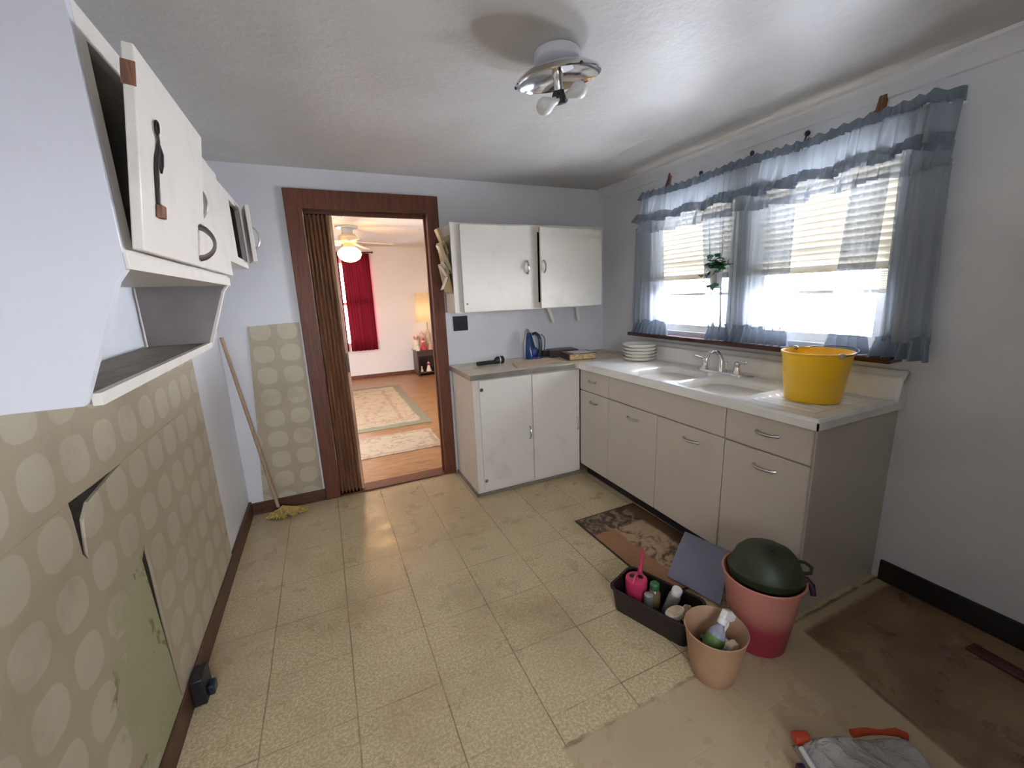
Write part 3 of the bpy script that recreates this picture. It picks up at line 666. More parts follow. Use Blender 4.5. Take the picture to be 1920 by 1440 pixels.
# low back strip left side near wall
# ------------------------------------------------------------------ sink unit
sy0, sy1, sx = -2.235, -.543, 2.856
t = thing('sink_cabinet', 'long beige steel sink base cabinet with five doors and drawers under the window', 'cabinet', (3.15, -1.4, 0))
obj('carcass', MB().prism(rect(sx+.004, .10, XR-.002, .875), sy0+.004, sy1-.001, XZ), M['cab2'], t)
obj('end_panel', MB().prism([(sx, .0), (XR-.001, .0), (XR-.001, .875), (sx, .875)], sy0-.004, sy0+.0035, XZ), M['cab2'], t)
obj('toe_kick', MB().box((sx+.055, sy0+.02, 0), (sx+.07, sy1, .0995)), M['blackbase'], t)
def front(name, ya, yb, za, zb, hy=None, hz=None, mat='cab2', L=.10):
    d = obj(name, MB().box((sx-.014, ya+.0025, za+.0025), (sx+.0035, yb-.0025, zb-.0025)), M[mat], t, bevel=.004)
    if hy is not None: pull(d, (sx-.014, hy, hz), L, 'y', (-1, 0, 0), .006)
    return d
front('drawer', -.895, sy1-.004, .705, .865, -.712, .789, L=.085)
front('false_front', -1.828, -.895, .705, .865)
front('drawer', sy0, -1.828, .705, .865, -2.043, .792)
front('door', -.895, sy1-.004, .095, .703, -.730, .634, L=.085)
front('door', -1.366, -.895, .095, .703, -1.157, .627)
front('door', -1.829, -1.366, .095, .703, -1.627, .630)
front('door', sy0, -1.829, .095, .703, -2.046, .629)
# sink top: one pressed sheet, two bowls, drainboard
t = thing('sink', 'white enamel double bowl sink with drainboards and backsplash under the window', 'sink', (3.15, -1.4, .88))
X0, X1, Y0, Y1 = 2.812, XR-.002, -2.262, -.573
def rr(x, y, cx, cy, hx, hy, r):
    qx = abs(x-cx)-hx+r; qy = abs(y-cy)-hy+r
    return math.hypot(max(qx, 0), max(qy, 0))+min(max(qx, qy), 0)-r
def sstep(a, b_, x):
    k = min(1, max(0, (x-a)/(b_-a))); return k*k*(3-2*k)
ZS = .915
def sinkz(x, y):
    z = ZS
    for cx, cy, hx, hy in ((3.075, -1.215, .185, .190), (3.062, -1.645, .182, .190)):
        d_ = rr(x, y, cx, cy, hx, hy, .11)
        z -= .165*sstep(.004, -.045, d_)+.006*sstep(.03, .0, d_)
    if y < -1.90 and 2.90 < x < 3.30:
        k = sstep(-1.90, -1.93, y)*sstep(2.90, 2.92, x)*sstep(3.30, 3.28, x)*sstep(-2.20, -2.17, y)
        z -= k*.003*(1-math.cos((x-2.9)*2*PI/.05))
    e = min(x-X0, y-Y0)                      # raised rolled edge
    z += .004*math.exp(-((e-.012)/.010)**2)-.012*sstep(.010, 0, e)
    # cove up to the backsplash
    z += .10*sstep(3.375, 3.405, x)+.028*sstep(3.41, 3.43, x)
    return z
nx, ny = 110, 290
sk = MB().grid(lambda u, v: (X0+(X1-X0)*u, Y0+(Y1-Y0)*v, sinkz(X0+(X1-X0)*u, Y0+(Y1-Y0)*v)), nx, ny)
s_ = obj('basin_top', sk, M['enamel'], t, ang=75)
# skirt below the rolled edge
ap = MB().box((X0, Y0, .872), (X0+.006, Y1, ZS-.010)).prism([(X0, .872), (X1, .872), (X1, 1.01), (3.41, .99), (3.385, ZS-.011), (X0, ZS-.011)], Y0, Y0+.006, XZ)
obj('rim', ap, M['enamel'], t)
for cy in (-1.215, -1.645): obj('drain', MB().lathe([(0, .002), (.03, .002), (.042, .006), (.045, .001)], (3.07, cy, ZS-.172), 24), M['chrome'], t)
obj('hole_cap', MB().lathe([(0, .006), (.018, .006), (.022, .001), (.022, 0)], (3.345, -1.575, ZS-.001), 20), M['pull'], t)
# faucet
t = thing('faucet', 'chrome two-handle faucet at the back of the double sink', 'faucet', (3.335, -1.405, ZS))
b = MB().prism([(3.305+.03*math.cos(a), -1.405+(.125 if math.sin(a) > 0 else -.125)+.03*math.sin(a)) for a in [2*PI*i/24 for i in range(24)]], ZS-.001, ZS+.014, XY)
obj('base_plate', b, M['chrome'], t, bevel=.003)
sp = [(3.31, -1.405, ZS+.012)]
for i in range(15):
    a = PI*i/14*1.06; sp.append((3.31-.055+.055*math.cos(a), -1.405+.02*math.sin(a/2), ZS+.075+.062*math.sin(a)))
obj('spout', MB().tube(sp, [.016, .013]+[.0115]*12+[.0105, .011], 12), M['chrome'], t)
for hy, s in ((-1.29, 1), (-1.52, -1)):
    h = obj('handle_base', MB().lathe([(.024, 0), (.021, .012), (.014, .035), (.013, .05), (.018, .058), (.015, .070), (0, .074)], (3.305, hy, ZS+.012), 20), M['chrome'], t)
    lv = MB().tube([(3.305, hy, ZS+.075), (3.295, hy+s*.03, ZS+.082), (3.29, hy+s*.055, ZS+.088)], [.007, .005, .005], 8).sphere((3.29, hy+s*.062, ZS+.089), .0095, 12, 8)
    obj('lever', lv, M['chrome'], h)
obj('lift_rod', MB().tube([(3.345, -1.415, ZS+.01), (3.347, -1.415, ZS+.055)], .004, 8).sphere((3.347, -1.415, ZS+.06), .008, 10, 8), M['chrome'], t)

# stack of dishes
for k in range(5):
    z = ZS+.004+k*.0235
    pr = [(0, 0), (.098, 0), (.112, .004), (.122, .020), (.127, .0245), (.124, .0255), (.115, .021), (.106, .006), (.095, .0035), (0, .0035)]
    o = obj('white_dish', MB().lathe(pr, (3.268+.002*math.sin(k*2.1), -.715+.002*math.cos(k*1.7), z), 48), M['plate'])
    tag(o, ('shallow white dish at the bottom of the stack beside the sink', 'shallow white dish second from the bottom of the stack by the sink', 'shallow white dish in the middle of the stack by the sink', 'shallow white dish second from the top of the stack by the sink', 'shallow white dish topmost on the stack beside the sink')[k], 'dish', 'dishes stacked beside the sink')

# bucket
t = thing('bucket', 'yellow plastic bucket with wire handle standing on the right drainboard', 'bucket', (3.128, -2.047, ZS))
H = .225; bp = [(0, .0), (.107, .0), (.110, .004), (.1345, H-.012), (.139, H-.010), (.1395, H), (.136, H+.001), (.1325, H-.008), (.108, .008), (0, .007)]
obj('body', MB().lathe(bp, (3.128, -2.047, ZS), 56), M['yellow'], t)
# wire bail lying on the rim
ear_a = R(205)
bc = Vector((3.128, -2.047, ZS+H)); e1 = Vector((math.cos(R(247)), math.sin(R(247)), 0)); e2 = Vector((-e1.y, e1.x, 0))
bail = [bc+e1*.145*math.cos(PI*i/24)-e2*(.150*math.sin(PI*i/24))*-1+Vector((0, 0, .004+.006*math.sin(PI*i/24)-.012*abs(math.cos(PI*i/24))**6)) for i in range(25)]
obj('wire_bail', MB().tube(bail, .0022, 6), M['darkmetal'], t)
for s in (1, -1):
    c_ = bc+e1*.141*s+Vector((0, 0, -.006)); obj('ear', MB().sphere(c_, (.013, .013, .013), 12, 8), M['beigebrush'], t)

# flashlight
t = thing('flashlight', 'black flashlight lying on the corner countertop', 'flashlight', (2.25, -.19, CT), R(6))
FM = Matrix.Translation((-.115, 0, .019)) @ Matrix.Rotation(R(90), 4, 'Y')
obj('barrel', MB().lathe([(0, 0), (.014, 0), (.016, .004), (.016, .15), (.019, .165)], n=20, M=FM), M['black'], t, local=True)
obj('head', MB().lathe([(.018, .158), (.027, .175), (.029, .180), (.029, .205), (.030, .207), (.030, .225), (.026, .228), (0, .222)], n=24, M=Matrix.Translation((-.115, 0, .030)) @ Matrix.Rotation(R(90), 4, 'Y')), M['black'], t, local=True)
obj('ring', MB().lathe([(.0295, .186), (.0305, .187), (.0305, .197), (.0295, .198)], n=24, M=Matrix.Translation((-.115, 0, .030)) @ Matrix.Rotation(R(90), 4, 'Y')), M['silver'], t, local=True)
obj('switch', MB().box((-.01, -.007, .033), (.02, .007, .039)), M['silver'], t, local=True, bevel=.002)
# brown paper
def paper(u, v):
    x = 2.36+.42*u+.04*v; y = -.46+.20*v+.06*u
    return (x, y, CT+.002+.010*max(0, math.sin(u*PI*1.0))*v*v+.004*math.sin(u*9+v*4)**2*(.3+v))
o = obj('paper_sheet', MB().grid(paper, 24, 12), M['paper'], ang=80); sl = o.modifiers.new('t', 'SOLIDIFY'); sl.thickness = .0008
tag(o, 'creased brown paper sheet lying on the corner countertop', 'paper')
# iron, standing on its heel
t = thing('clothes_iron', 'blue clothes iron standing upright on the corner countertop', 'iron', (2.655, -.120, CT), R(-58))
ol = []
for i in range(21):
    a = i/20; zz_ = .012+.235*a; ww = .056*(1-a**2.6)**.62; ol.append((ww, zz_))
pl = ol+[(-w, z) for w, z in reversed(ol[:-1])]
obj('soleplate', MB().prism(pl, -.045, -.035, lambda u, v, w: (w, u, v)), M['steel'], t, local=True, bevel=.0015)
def ibody(i, th, s0):   # cross-section loft
    pass
bd = MB(); secs = [(.0, .050, .075), (.05, .052, .072), (.10, .048, .055), (.15, .040, .040), (.19, .028, .030), (.215, .014, .022)]
vs = []; fs = []; nn = 16
for (z, hw, dp) in secs:
    for i in range(nn):
        a = PI*i/(nn-1); vs.append((-.035+dp*math.sin(a)**.7*1.0 if 0 < i < nn-1 else -.035, hw*math.cos(a), z))
for j in range(len(secs)-1):
    for i in range(nn): q = (i+1) % nn; fs.append((j*nn+i, j*nn+q, (j+1)*nn+q, (j+1)*nn+i))
fs.append(tuple(reversed(range(nn)))); fs.append(tuple((len(secs)-1)*nn+i for i in range(nn)))
bd.add(vs, fs); obj('body', bd, M['blue'], t, local=True, ang=60)
hd = [(.005, 0, .205), (.035, 0, .212), (.062, 0, .195), (.075, 0, .16), (.078, 0, .11), (.074, 0, .06), (.060, 0, .02)]
obj('handle', MB().tube(hd, [.012, .014, .014, .0145, .015, .016, .018], 12), M['navy'], t, local=True)
obj('heel', MB().box((-.03, -.046, 0), (.078, .046, .020)), M['bluet'], t, local=True, bevel=.008)
obj('water_window', MB().sphere((.030, 0, .055), (.022, .046, .040), 16, 10), M['bluet'], t, local=True)
cordp = [(.050+.03*math.sin(i*.45), .03, .20-.012*i+.0015*i*i*.2) for i in range(16)]
obj('cord', MB().tube([(.07, .03, .20), (.095, .03, .185), (.105, .03, .15), (.102, .03, .10), (.09, .03, .05), (.085, .03, .012)], .0035, 8), M['navy'], t, local=True)
# small boxes
o = obj('small_dark_box', MB().box((2.775, -.10, CT+.0005), (2.825, -.055, CT+.050)), M['bookdark'], bevel=.003); tag(o, 'small dark box on the counter between iron and book', 'box')
o = obj('small_pale_box', MB().box((2.830, -.125, CT+.0005), (2.862, -.090, CT+.045)), M['khaki'], bevel=.003); tag(o, 'small pale yellow-green carton on the counter left of the dark book', 'box')
# album
t = thing('photo_album', 'thick dark brown book with yellowed pages on the counter', 'book', (2.97, -.33, CT), R(-10))
obj('cover', MB().box((-.115, -.095, 0), (.115, .095, .004)).box((-.115, -.095, .047), (.115, .095, .051)).box((-.118, -.095, 0), (-.113, .095, .051)), M['bookdark'], t, local=True, bevel=.001)
obj('pages', MB().box((-.112, -.090, .004), (.108, .090, .047)), M['pages'], t, local=True)
t = thing('tin_case', 'dark brown leatherette case behind and under the thick book on the counter', 'case', (2.93, -.13, CT), R(-8))
obj('case_body', MB().box((-.13, -.07, 0), (.13, .07, .055)), M['bookdark'], t, local=True, bevel=.008)
obj('case_lid', MB().box((-.115, -.058, .055), (.115, .058, .060)), M['matcover'], t, local=True, bevel=.003)
o = obj('envelope', MB().prism([(2.885, -.40), (3.055, -.42), (3.06, -.285), (2.90, -.265)], CT+.0515, CT+.0535, XY), M['envelope']); tag(o, 'white papers lying on top of the thick dark book', 'papers')
# folded paper liner on the far counter corner
o = obj('shelf_liner', MB().prism([(3.05, -.06), (3.40, -.05), (3.42, -.30), (3.12, -.22)], CT+.0005, CT+.003, XY), M['paper']); tag(o, 'tan paper scrap on the counter in the far corner', 'paper')

# outlet plate
t = thing('switch_plate', 'square black switch plate on the back wall under the cabinet', 'switch plate', (2.085, -.001, 1.23))
obj('plate', MB().box((2.026, -.008, 1.173), (2.145, -.0005, 1.287)), M['black'], t, bevel=.003)
obj('toggle', MB().box((2.058, -.018, 1.222), (2.066, -.008, 1.240)), M['navy'], t)
obj('toggle', MB().box((2.104, -.018, 1.222), (2.112, -.008, 1.240)), M['navy'], t)

# ------------------------------------------------------------------ curtains
from mathutils import noise as NZ
def fold(y, k, ph=0): return 2.1*NZ.noise(Vector((y*k*.22, ph*3.7, .5)))+1.1*NZ.noise(Vector((y*k*.55, ph*5.1, 2.5)))+.35*math.sin(y*k*1.6+ph)
def tier(label, yt0, yt1, yb0, yb1, zt, zb, ph, full=.040, k=95, hem=True):
    t = thing('cafe_curtain', label, 'curtain', (3.40, (yt0+yt1)/2, zb), 0, 'sheer cafe curtains at the kitchen window')
    zr = zb+.075
    def fn(u, v):
        z = zt+(zr-zt)*v; w = v**1.2
        y = (yt0+(yt1-yt0)*u)*(1-w)+(yb0+(yb1-yb0)*u)*w
        x = 3.392+full*.5*(.75+.3*v)*fold(yt0+(yt1-yt0)*u, k, ph)
        return (x, y, z)
    obj('panel', MB().grid(fn, 90, 24), M['sheer'], t, ang=90)
    def rf(u, v):
        z = zr+.026+(.007*math.sin(u*19+ph) if v < .25 else 0)-.101*v; ex = .014*(yb1-yb0)/abs(yb1-yb0)*(2*u-1)*v
        y = yb0+(yb1-yb0)*u+ex
        a = .006+.024*v if v > .22 else .020-.06*v
        x = 3.384-.008*v+a*math.sin(u*abs(yb1-yb0)*150+ph)+.006*math.sin(u*9+ph)
        return (x, y, z)
    obj('ruffle', MB().grid(rf, 150, 12), M['ruffle'], t, ang=90)
    return t
ZT = 1.895
tier('leftmost sheer blue-grey cafe curtain beside the room corner', -.515, -.80, -.500, -.855, ZT, 1.105, .3)
tier('narrow sheer blue-grey cafe curtain behind the hanging plant', -1.120, -1.365, -1.215, -1.375, ZT, 1.108, 1.2)
tier('wide sheer blue-grey cafe curtain just right of the hanging plant', -1.385, -1.725, -1.40, -1.745, ZT, 1.108, 2.1)
tier('sheer blue-grey cafe curtain just right of the yellow bucket', -1.975, -2.112, -1.950, -2.105, ZT, 1.108, 3.3)
tier('rightmost darkest cafe curtain hanging past the window frame', -2.128, -2.300, -2.150, -2.330, ZT, 1.10, 4.1)
# rods
t = thing('curtain_rod', 'thin white lower rod carrying the cafe curtains', 'curtain rod', (3.392, -1.4, ZT))
obj('rod', MB().tube([(XR-.0005, -2.28, ZT-.008), (3.41, -2.275, ZT-.008), (3.396, -2.25, ZT-.008), (3.396, -.56, ZT-.008), (3.41, -.535, ZT-.008), (XR-.0005, -.53, ZT-.008)], .005, 8), M['white'], t)
t = thing('valance', 'ruffled blue-grey valance gathered across the top of the kitchen window', 'valance', (3.36, -1.4, 1.85))
ya, yb = -.535, -2.290
def vf(u, v, z0=2.085, z1=1.955, amp=.013, x0=3.362, k=95, ph=0, grow=.7):
    y = ya+(yb-ya)*u; z = z0+(z1-z0)*v
    rise = .022*u*u
    x = x0-.012*v+amp*(1-grow+grow*v)*fold(y, k, ph)*.6
    if u < .03: x += (.03-u)/.03*.075
    if u > .97: x += (u-.97)/.03*.075
    return (x, y, z+.006*math.sin(y*8)+rise)
obj('header', MB().grid(lambda u, v: vf(u, v, 2.128+.006*math.sin(u*210), 2.078, .034, 3.362, 150, 0), 400, 5), M['ruffle'], t, ang=90)
obj('body', MB().grid(lambda u, v: vf(u, v, 2.085, 1.935, .045, 3.358, 85, .5), 400, 12), M['sheer'], t, ang=90)
obj('middle_ruffle', MB().grid(lambda u, v: vf(u, v, 1.968+.008*math.sin(u*47), 1.912+.010*math.sin(u*61+1), .055, 3.335, 120, 1.5, .5), 400, 6), M['ruffle'], t, ang=90)
obj('lower_ruffle', MB().grid(lambda u, v: vf(u, v, 1.940, 1.838+.008*math.sin(u*52), .050, 3.345, 110, 2.5, .75), 400, 8), M['sheer'], t, ang=90)
t = thing('curtain_rod', 'upper rod hidden in the gathered top of the valance', 'curtain rod', (3.37, -1.4, 2.08))
obj('rod', MB().tube([(XR-.0005, yb-.0, 2.10), (3.40, yb+.03, 2.10), (3.375, yb+.06, 2.10), (3.375, ya-.06, 2.078), (3.40, ya-.03, 2.078), (XR-.0005, ya, 2.078)], .006, 8), M['white'], t)
# wooden pegs and knobs above the valance
def peg(label, y, z, s):
    t = thing('wooden_bracket', label, 'bracket', (XR, y, z), 0, 'brown wooden brackets above the valance')
    b = MB().prism([(y+.030*s, z-.075), (y+.034*s, z-.050), (y+.006*s, z-.035), (y-.004*s, z+.028*s), (y-.026*s, z+.028*s), (y-.020*s, z-.040), (y-.012*s, z-.085)], XR-.018, XR-.0005, YZ)
    obj('hook', b, M['peg'], t, bevel=.003)
peg('small brown wooden bracket on the window wall above the left end of the valance', -.765, 2.215, .75)
peg('larger brown wooden bracket on the window wall above the right end of the valance', -2.00, 2.215, 1.3)
for y, z, lb in ((-1.05, 2.160, 'small black hook knob above the valance, leftmost of three'), (-1.405, 2.175, 'small black hook knob above the valance, middle of three'), (-1.705, 2.180, 'small black hook knob above the valance, rightmost of three')):
    o = obj('curtain_hook', MB().sphere((XR-.016, y, z), (.012, .013, .014), 12, 8).tube([(XR-.016, y, z), (XR-.014, y+.012, z-.03), (XR-.001, y+.012, z-.034)], .004, 6), M['black']); tag(o, lb, 'hook', 'black hooks above the valance')

# hanging plant at the mullion
t = thing('potted_ivy', 'small ivy in a white wall planter hung between the two kitchen windows', 'plant', (3.345, -1.30, 1.40))
obj('planter', MB().lathe([(0, 0), (.022, 0), (.026, .01), (.036, .105), (.040, .108), (.040, .118), (.034, .118), (.030, .108), (0, .09)], (3.312, -1.325, 1.430), 28), M['pot'], t)
lf = MB(); random.seed(3)
stems = MB()
for i in range(16):
    a = random.uniform(0, 2*PI); L = random.uniform(.05, .12); x = 3.312; y = -1.325; z = 1.545
    drop = i < 4
    e = Vector((x-abs(math.cos(a))*L*.5+.01, y+math.sin(a)*L*.85, z+(.085*random.random()+.01 if not drop else -.05-.05*random.random())))
    if drop: e = Vector((3.312-.050, -1.325+(.05, -.045, .06, -.01)[i], z-(.06, .10, .03, .13)[i]))
    mid = Vector((x-abs(math.cos(a))*L*.4, y+math.sin(a)*L*.5, z+.03))
    pts = [Vector((x, y, z-.01)), mid, e]; stems.tube(pts, .0012, 5)
    for q in range(6):
        tq = random.uniform(.25, 1.05); p0 = pts[0].lerp(mid, min(1, tq*1.6)) if tq < .6 else mid.lerp(e, (tq-.6)/.4)
        p0 = p0+Vector([random.uniform(-.012, .012) for _ in range(3)])
        s = random.uniform(.020, .034); MM = Matrix.Translation(p0) @ Matrix.Rotation(random.uniform(0, 6.28), 4, 'Z') @ Matrix.Rotation(random.uniform(-1, .6), 4, 'X') @ Matrix.Rotation(random.uniform(-.5, .5), 4, 'Y')
        vs = [(0, 0, 0), (.5*s, .15*s, .05*s), (.75*s, .55*s, 0), (.4*s, .85*s, .04*s), (0, 1.35*s, -.1*s), (-.4*s, .85*s, .04*s), (-.75*s, .55*s, 0), (-.5*s, .15*s, .05*s), (0, .6*s, .12*s)]
        lf.add(vs, [(0, 1, 8), (1, 2, 8), (2, 3, 8), (3, 4, 8), (4, 5, 8), (5, 6, 8), (6, 7, 8), (7, 0, 8)], MM)
obj('foliage', lf, M['leaf'], t, smooth=False); obj('stems', stems, M['leaf'], t)
obj('hanger', MB().tube([(3.346, -1.325, 1.545), (3.362, -1.325, 1.80)], .002, 6), M['white'], t)

# ------------------------------------------------------------------ ceiling light fixture
fx, fy = 1.975, -1.715
t = thing('ceiling_light', 'ceiling light fixture missing its shade, two bare bulbs under a glass dish', 'ceiling light', (fx, fy, ZC))
obj('canopy', MB().lathe([(0, -.001), (.078, -.001), (.082, -.006), (.082, -.032), (.076, -.036), (0, -.036)], (fx, fy, ZC), 40), M['cabpanel'], t)
TM = Matrix.Translation((fx, fy, ZC-.05)) @ Matrix.Rotation(R(6), 4, 'X') @ Matrix.Rotation(R(-10), 4, 'Y')
obj('reflector', MB().lathe([(.035, .018), (.06, .012), (.120, -.006), (.150, -.024), (.156, -.034), (.154, -.038), (.148, -.030), (.118, -.012), (.06, .005), (.035, .008)], n=56, M=TM), M['foil'] if False else M['chrome'], t)
obj('stem', MB().lathe([(.020, .015), (.020, -.030), (.017, -.034), (.017, -.075), (0, -.078)], n=24, M=TM), M['chrome'], t)
sk_ = obj('socket', MB().tube([TM @ Vector((0, 0, -.070)), TM @ Vector((.002, 0, -.112))], .019, 16).tube([TM @ Vector((-.022, -.004, -.085)), TM @ Vector((.028, .004, -.095))], .0165, 14), M['black'], t)
def bulb(a, dirv):
    a = Vector(a); z = Vector(dirv).normalized(); x = z.cross(Vector((0, 0, 1))).normalized(); y = z.cross(x)
    MM = Matrix((x, y, z)).transposed().to_4x4(); MM.translation = TM @ a
    return MB().lathe([(0, -.002), (.013, 0), (.014, .018), (.020, .032), (.028, .046), (.030, .058), (.027, .072), (.017, .083), (0, .088)], n=24, M=MM)
obj('bulb', bulb((.018, .002, -.092), (.60, -.55, .22)), M['bulb'], t)
obj('bulb', bulb((-.010, -.003, -.098), (-.72, .15, -.36)), M['bulb'], t)
for a in (0.5, 2.6, 4.7): obj('thumb_screw', MB().sphere(TM @ Vector((.155*math.cos(a), .155*math.sin(a), -.034)), .006, 10, 8), M['black'], t)

# ------------------------------------------------------------------ mop in the corner
t = thing('string_mop', 'wooden-handled yellow string mop leaning in the corner beside the patterned panel', 'mop', (.70, -.11, 0))
obj('handle', MB().tube([(.665, -.105, .03), (.500, -.030, 1.245)], [.0115, .0105], 10), M['broomwood'], t)
obj('clamp', MB().tube([(.668, -.105, .015), (.660, -.102, .065)], .016, 10), M['darkmetal'], t)
ms = MB(); random.seed(11)
for i in range(150):
    a = random.uniform(0, 2*PI); L = random.uniform(.05, .125); w = random.uniform(-.5, .5)
    pts = []
    for q in range(6):
        s = q/5; aa = a+w*s; rx = L*s
        pts.append((.690+rx*math.cos(aa)*1.1+.02*s, -.115+rx*math.sin(aa)*.68, .052*(1-s)**1.3+.008+.012*random.random()))
    pts = [(x, min(y, -.026), z) for x, y, z in pts]
    ms.tube(pts, .0042, 5)
o = obj('yarn', ms, M['mop'], t); o['kind'] = 'stuff'

# black outlet box on the left baseboard
t = thing('outlet_box', 'black electrical outlet box on the left baseboard under the torn wall panel', 'outlet box', (XL+.02, -1.515, .06))
obj('box', MB().box((XL+.0165, -1.565, .008), (XL+.060, -1.475, .118)), M['black'], t, bevel=.006)
obj('plug', MB().box((XL+.060, -1.545, .020), (XL+.082, -1.500, .060)), M['navy'], t, bevel=.006)

# ------------------------------------------------------------------ floor clutter
t = thing('kitchen_mat', 'printed brown kitchen mat with leafy band lying in front of the sink cabinet', 'mat', (2.665, -1.535, 0), R(1.0))
obj('mat_top', MB().box((-.235, -.36, .001), (.225, .40, .007)), M['kmat'], t, local=True, bevel=.002)
obj('mat_border', MB().prism(rect(-.245, -.37, .235, .41), .0002, .0045, XY, [rect(-.2351, -.3601, .2251, .4001)]), M['blackbase'], t, local=True)

t = thing('plastic_tray', 'black rectangular plastic tray holding cleaning things on the floor', 'tray', (2.298, -1.973, 0), R(20.7))
def rrect(hx, hy, r, n=6):
    o = []
    for cx, cy, a0 in ((hx-r, hy-r, 0), (-hx+r, hy-r, 90), (-hx+r, -hy+r, 180), (hx-r, -hy+r, 270)):
        for i in range(n+1): a = R(a0+90*i/n); o.append((cx+r*math.cos(a), cy+r*math.sin(a)))
    return o
tr = MB(); rings = [(.082, .168, .03, .001), (.096, .181, .035, .112), (.104, .188, .038, .115), (.104, .188, .038, .121), (.092, .177, .033, .120), (.079, .165, .028, .006)]
vs = []; fs = []
for hx, hy, r_, z in rings: vs += [(x, y, z) for x, y in rrect(hx, hy, r_)]
n_ = len(rrect(.1, .1, .02))
for j in range(len(rings)-1):
    for i in range(n_): q = (i+1) % n_; fs.append((j*n_+i, j*n_+q, (j+1)*n_+q, (j+1)*n_+i))
fs.append(tuple(reversed(range(n_)))); fs.append(tuple((len(rings)-1)*n_+i for i in range(n_)))
tr.add(vs, fs); obj('basin', tr, M['brownblack'], t, local=True)

# pink watering can in tray
wx, wy = 2.276, -1.866
t = thing('watering_can', 'small magenta plastic watering can standing in the black tray', 'watering can', (wx, wy, .0065))
obj('body', MB().lathe([(0, 0), (.043, 0), (.046, .004), (.047, .06), (.050, .115), (.048, .128), (.036, .136), (.0, .138)], (wx, wy, .0065), 36), M['pinkcan'], t)
for s in (1, -1):
    ho = MB().lathe([(0, 0), (.0125, 0), (.0125, .0012), (0, .0012)], n=18, M=Matrix.Translation((wx+.0+.018*s*.8, wy-.012*s, .1435)) @ Matrix.Scale(1.0, 4)); obj('opening', ho, M['brownblack'], t)
obj('handle', MB().tube([(wx-.040, wy-.022, .128), (wx-.020, wy-.012, .152), (wx+.010, wy+.006, .156), (wx+.034, wy+.018, .138)], .006, 8), M['pinkcan'], t)
obj('spout', MB().tube([(wx+.036, wy+.020, .118), (wx+.050, wy+.028, .165), (wx+.062, wy+.034, .215), (wx+.068, wy+.037, .245)], [.013, .009, .006, .004], 12), M['pinkcan'], t)
# bottles in tray
t = thing('cleaning_bottle', 'amber bottle with green cap standing in the black tray', 'bottle', (2.322, -1.935, .0065))
obj('body', MB().lathe([(0, 0), (.026, 0), (.028, .005), (.028, .085), (.020, .100), (.016, .105)], (2.322, -1.935, .0065), 24), M['amber'], t)
obj('cap', MB().lathe([(.019, .103), (.021, .106), (.021, .130), (.014, .137), (0, .138)], (2.322, -1.935, .0065), 24), M['greencap'], t)
o = obj('small_jar', MB().lathe([(0, 0), (.018, 0), (.020, .004), (.020, .10), (.016, .103), (0, .103)], (2.276, -1.948, .0065), 20), M['silver']); tag(o, 'slim silver tube left of the amber bottle in the black tray', 'tube')
MM = Matrix.Translation((2.345, -1.992, .010)) @ Matrix.Rotation(R(10), 4, 'Y') @ Matrix.Rotation(R(12), 4, 'X')
t = thing('spray_can', 'white and silver can leaning in the middle of the black tray', 'can', (2.352, -2.0, .01))
obj('body', MB().lathe([(0, .004), (.024, .004), (.026, .010), (.026, .110), (.020, .122)], n=24, M=MM), M['silver'], t)
obj('lid', MB().lathe([(.0205, .118), (.022, .122), (.022, .146), (.019, .150), (0, .150)], n=24, M=MM), M['white'], t)
MM = Matrix.Translation((2.293, -2.085, .115)) @ Matrix.Rotation(R(-22), 4, 'X') @ Matrix.Rotation(R(-12), 4, 'Y')
t = thing('round_brush', 'round cream scrubbing pad with pale rim in the right end of the tray', 'scrubber', (2.300, -2.068, .02))
obj('pad', MB().lathe([(0, .004), (.020, .001), (.034, .006), (.036, .0), (.030, -.02), (0, -.022)], n=28, M=MM), M['sponge'], t)
obj('rim', MB().tube([MM @ Vector((.037*math.cos(i*PI/12), .037*math.sin(i*PI/12), .002)) for i in range(24)], .0035, 6, closed=True), M['white'], t)
obj('stem', MB().tube([MM @ Vector((0, 0, -.02)), (2.318, -2.070, .022)], [.016, .020], 12), M['white'], t)
cr_ = MB(); random.seed(5)
def crum(c, r, seed, n=14):
    rnd = random.Random(seed); mb = MB().sphere(c, r, n, 9)
    for v in mb.v: 
        d_ = v-Vector(c); v += d_*rnd.uniform(-.28, .22)
    return mb
o = obj('crumpled_paper', crum((2.374, -2.078, .062), (.030, .026, .045), 2), M['sponge'], smooth=False); tag(o, 'crumpled pale paper beside the round scrubber in the black tray', 'paper')

# blue grey woven mat leaning on the sink cabinet
A_ = Vector((2.535, -1.800, .010)); B_ = Vector((2.600, -2.062, .010)); C_ = Vector((2.838, -1.925, .122)); D_ = Vector((2.838, -1.625, .076))
eu = (B_-A_).normalized(); ev = (D_-A_); ev = (ev-eu*ev.dot(eu)).normalized(); en = eu.cross(ev)
if en.z < 0: en = -en
LM = Matrix((eu, ev, en)).transposed().to_4x4(); LM.translation = A_
def q4(p): d_ = p-A_; return (d_.dot(eu), d_.dot(ev))
qs = [q4(A_), q4(B_), q4(C_), q4(D_)]
def pf(u, v, w):
    a = Vector(qs[0]).lerp(Vector(qs[1]), u); b_ = Vector(qs[3]).lerp(Vector(qs[2]), u); p = a.lerp(b_, v)
    zz = (1-v)*0+v*((1-u)*((D_-A_).dot(en))+u*((C_-A_).dot(en)))
    return (p.x, p.y, zz+w+.008*math.sin(v*PI)*.8)
g = MB().grid(lambda u, v: pf(u, v, .004), 20, 20).grid(lambda u, v: pf(u, v, 0), 20, 20)
nb = 21*21
ed = [(i) for i in range(21)]; 
loop = [i for i in range(20)]+[20+21*j for j in range(20)]+[440-i for i in range(20)]+[420-21*j for j in range(20)]
